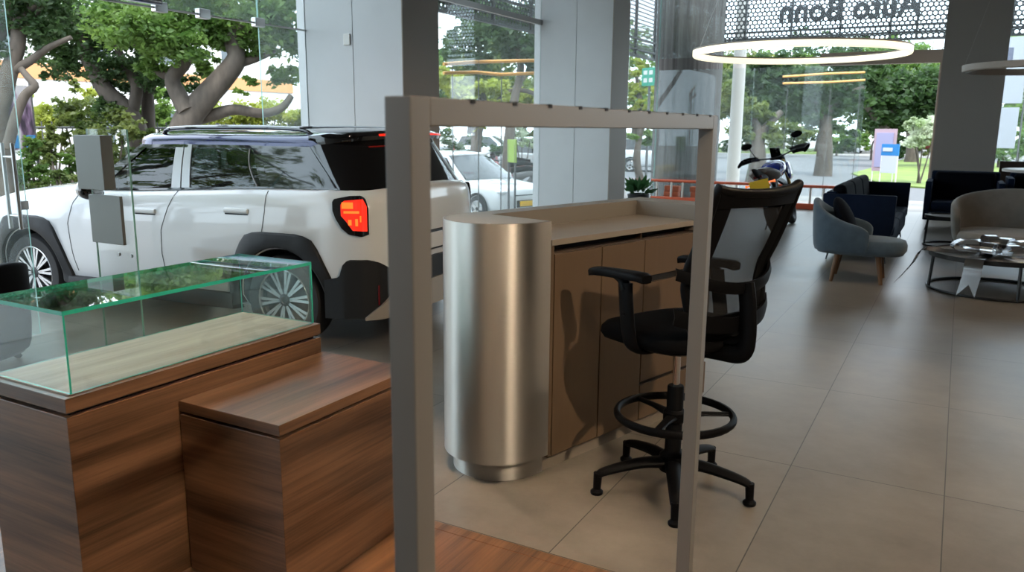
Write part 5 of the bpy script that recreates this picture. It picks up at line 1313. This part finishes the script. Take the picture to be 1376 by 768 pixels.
o = gnd(1140, 206, GZ); hatch('white car far up the road behind the front glass', (o.x, o.y, GZ), rad(60), M_['paint_white'])
# banner stands past the right column
c = at(1350, 120, 20)
t = thing('flag_banner', 'tall white flag banner outside past the right column', 'banner', (c.x, c.y, GZ), rad(-20))
MB().box(-.38, .42, -.012, .012, 2.15-GZ, 3.75-GZ, .004).build('upper_panel', M_['sg_white'], t); MB().box(-.42, .38, -.012, .012, 1.05-GZ, 2.05-GZ, .004).build('lower_panel', M_['sg_white'], t)
MB().box(-.22, .10, -.02, -.0121, 3.2-GZ, 3.5-GZ, .002).build('print_mark', pbr('print_grey', (.15, .16, .22), .6), t)
MB().tube([(.46, .02, 0), (.46, .02, 3.9-GZ)], .02, 8).build('post', M_['fence'], t)
shrub('green bushes outside past the right column', [(1372, 150, 20, 300), (1385, 190, 22, 300), (1345, 205, 8, 80), (1378, 110, 18, 220)], LEAF['fresh'], .24, 46, 26)
# distant tree belt closing the view along the road
for i, (u, dd) in enumerate(((560, 60), (630, 64), (700, 58), (850, 62), (960, 75), (1005, 66), (1050, 76), (1100, 68), (1150, 78), (1200, 70), (1245, 80), (1330, 66), (1400, 60))):
    b = at(u, 190, dd); rnd = random.Random(60+i)
    tree('street_tree', ('distant green tree at the far end of the road', 'distant green tree closing the view behind the parked cars')[u < 900], (b.x, b.y, GZ), [([Vector((b.x, b.y, GZ)), Vector((b.x+.2, b.y, 2.0)), Vector((b.x, b.y, 4.5))], .35, .15)],
         [(Vector((b.x + rnd.uniform(-4, 4), b.y + rnd.uniform(-2, 2), rnd.uniform(2.2, 7.6))), rnd.uniform(1.8, 2.8), 300) for k in range(11)], LEAF[('fresh', 'deep', 'olive')[i % 3]], M_['bark'], .55, 60+i, ('distant trees closing the road', 'distant trees behind the parked cars')[u < 900])
for i, (u, dd, lab) in enumerate(((985, 52, 'far low hedge beside the pale street pole'), (1045, 56, 'far low hedge behind the motorcycle mirrors'), (1125, 58, 'far low hedge behind the white car on the road'), (1172, 50, 'far low hedge left of the pink sign board'), (1222, 54, 'far low hedge behind the white flowering bush'), (1345, 40, 'far low hedge past the right column'))):
    rnd = random.Random(90+i); b = at(u, 195, dd)
    tree('street_shrub', lab, (b.x, b.y, GZ), [([Vector((b.x, b.y, GZ)), Vector((b.x, b.y, .6)), Vector((b.x+.2, b.y, 1.2))], .08, .03)], [(Vector((b.x + rnd.uniform(-2.2, 2.2), b.y + rnd.uniform(-.6, .6), rnd.uniform(.2, 1.5))), rnd.uniform(.5, .8), 160) for k in range(9)], LEAF[('deep', 'olive', 'fresh')[i % 3]], M_['bark'], .3, 90+i)
# ------------------------------------------------------------------ perforated sign band outside
M_['perf'] = holes_mat('perforated_sheet', (.030, .032, .036), .092, .35)
M_['perf_y'] = holes_mat('perforated_sheet_side', (.05, .052, .056), .092, .35, (1, 2))
M_['band_frame'] = pbr('band_frame', (.035, .036, .04), .5)
t = thing('perforated_sign', 'perforated metal sign band reading Auto Bonn seen from behind', 'sign', (-1.9, 14.0, 0))
MB().box(-2.25, 8, 0, .004, 3.17, 5.0).build('perforated_panel', M_['perf'], t, False)
for z in (3.17, 3.30, 3.43): MB().box(-2.25, 8, -.03, .03, z-.02, z+.02).build('band_rail', M_['band_frame'], t, False)
for x in (-2.2, -1.75, -.83, .1, 1.0, 1.46, 2.13, 3.0, 4): MB().box(x-.02, x+.02, -.03, .03, 3.17, 5.0).build('band_post', M_['band_frame'], t, False)
fc = bpy.data.curves.new('lettering', 'FONT'); fc.body = 'Auto Bonn'; fc.size = .60; fc.extrude = .03; fc.align_x = 'CENTER'; fc.offset = .014
tx = bpy.data.objects.new('lettering', fc); COL.objects.link(tx)
bpy.context.view_layer.update(); dg = bpy.context.evaluated_depsgraph_get(); me = bpy.data.meshes.new_from_object(tx.evaluated_get(dg)); bpy.data.objects.remove(tx)
lt = bpy.data.objects.new('lettering', me); COL.objects.link(lt); me.materials.clear(); me.materials.append(M_['band_frame']); lt.parent = t
lt.rotation_euler = (PI/2, 0, PI); lt.location = (.20, -.02, 3.60); lt.scale = (.97, 1, 1)
t = thing('perforated_screen', 'perforated metal screen running above the street windows', 'screen', (-5.75, 8, 0))
MB().box(0, .004, -3.6, 7.6, 2.98, 5.0).build('perforated_panel', M_['perf_y'], t, False)
for z in (2.98, 3.12, 3.34): MB().box(-.03, .03, -3.6, 7.6, z-.02, z+.02).build('screen_rail', M_['band_frame'], t, False)
for y in (-3.2, -2.0, -.8, .4, 1.6, 2.8, 4.0, 5.2, 6.4, 7.5): MB().box(-.03, .03, y-.02, y+.02, 2.98, 5.0).build('screen_post', M_['band_frame'], t, False)

# ------------------------------------------------------------------ light
w = bpy.data.worlds.new('world'); SC.world = w; w.use_nodes = True; nt = w.node_tree; nt.nodes.clear()
bg = nt.nodes.new('ShaderNodeBackground'); ow = nt.nodes.new('ShaderNodeOutputWorld'); bg.inputs[0].default_value = (.76, .88, 1.0, 1); bg.inputs[1].default_value = 3.25
nt.links.new(bg.outputs[0], ow.inputs[0])
def lamp(kind, name, loc, energy, col, **k):
    d = bpy.data.lights.new(name, kind); d.energy = energy; d.color = col
    o = bpy.data.objects.new(name, d); COL.objects.link(o); o.location = loc
    for a, b in k.items():
        if a == 'aim': o.rotation_euler = (Vector(b) - Vector(loc)).to_track_quat('-Z', 'Y').to_euler()
        else: setattr(d, a, b)
    return o
lamp('SUN', 'sun', (0, 0, 20), 3.0, (1, .96, .9), angle=rad(12), aim=(-7, 6, 0))
for i, (x, y, tx_, ty, e, sz) in enumerate(((3.6, -3.3, -.7, -.35, 620, .9), (2.2, 2.2, -.6, -.4, 130, 1.2), (-1.3, -1.5, -1.35, -1.65, 300, .75), (2.6, 4.0, 1.6, 3.2, 160, 1.9), (1.5, -4.0, .9, -1.0, 120, 1.7))):
    lamp('SPOT', 'ceiling_spot', (x, y, ZC-.05), e, (1, .80, .58), aim=(tx_, ty, .4), spot_size=sz, spot_blend=.6, shadow_soft_size=.06)
SC.view_settings.view_transform = 'Standard'; SC.view_settings.look = 'None'; SC.view_settings.gamma = 1; SC.view_settings.use_curve_mapping = False
SC.view_settings.exposure = .5
cy = SC.cycles
cy.use_denoising = True; cy.max_bounces = 10; cy.diffuse_bounces = 4; cy.glossy_bounces = 4; cy.transparent_max_bounces = 24; cy.transmission_bounces = 6
cy.sample_clamp_indirect = 6; cy.caustics_reflective = False; cy.caustics_refractive = False
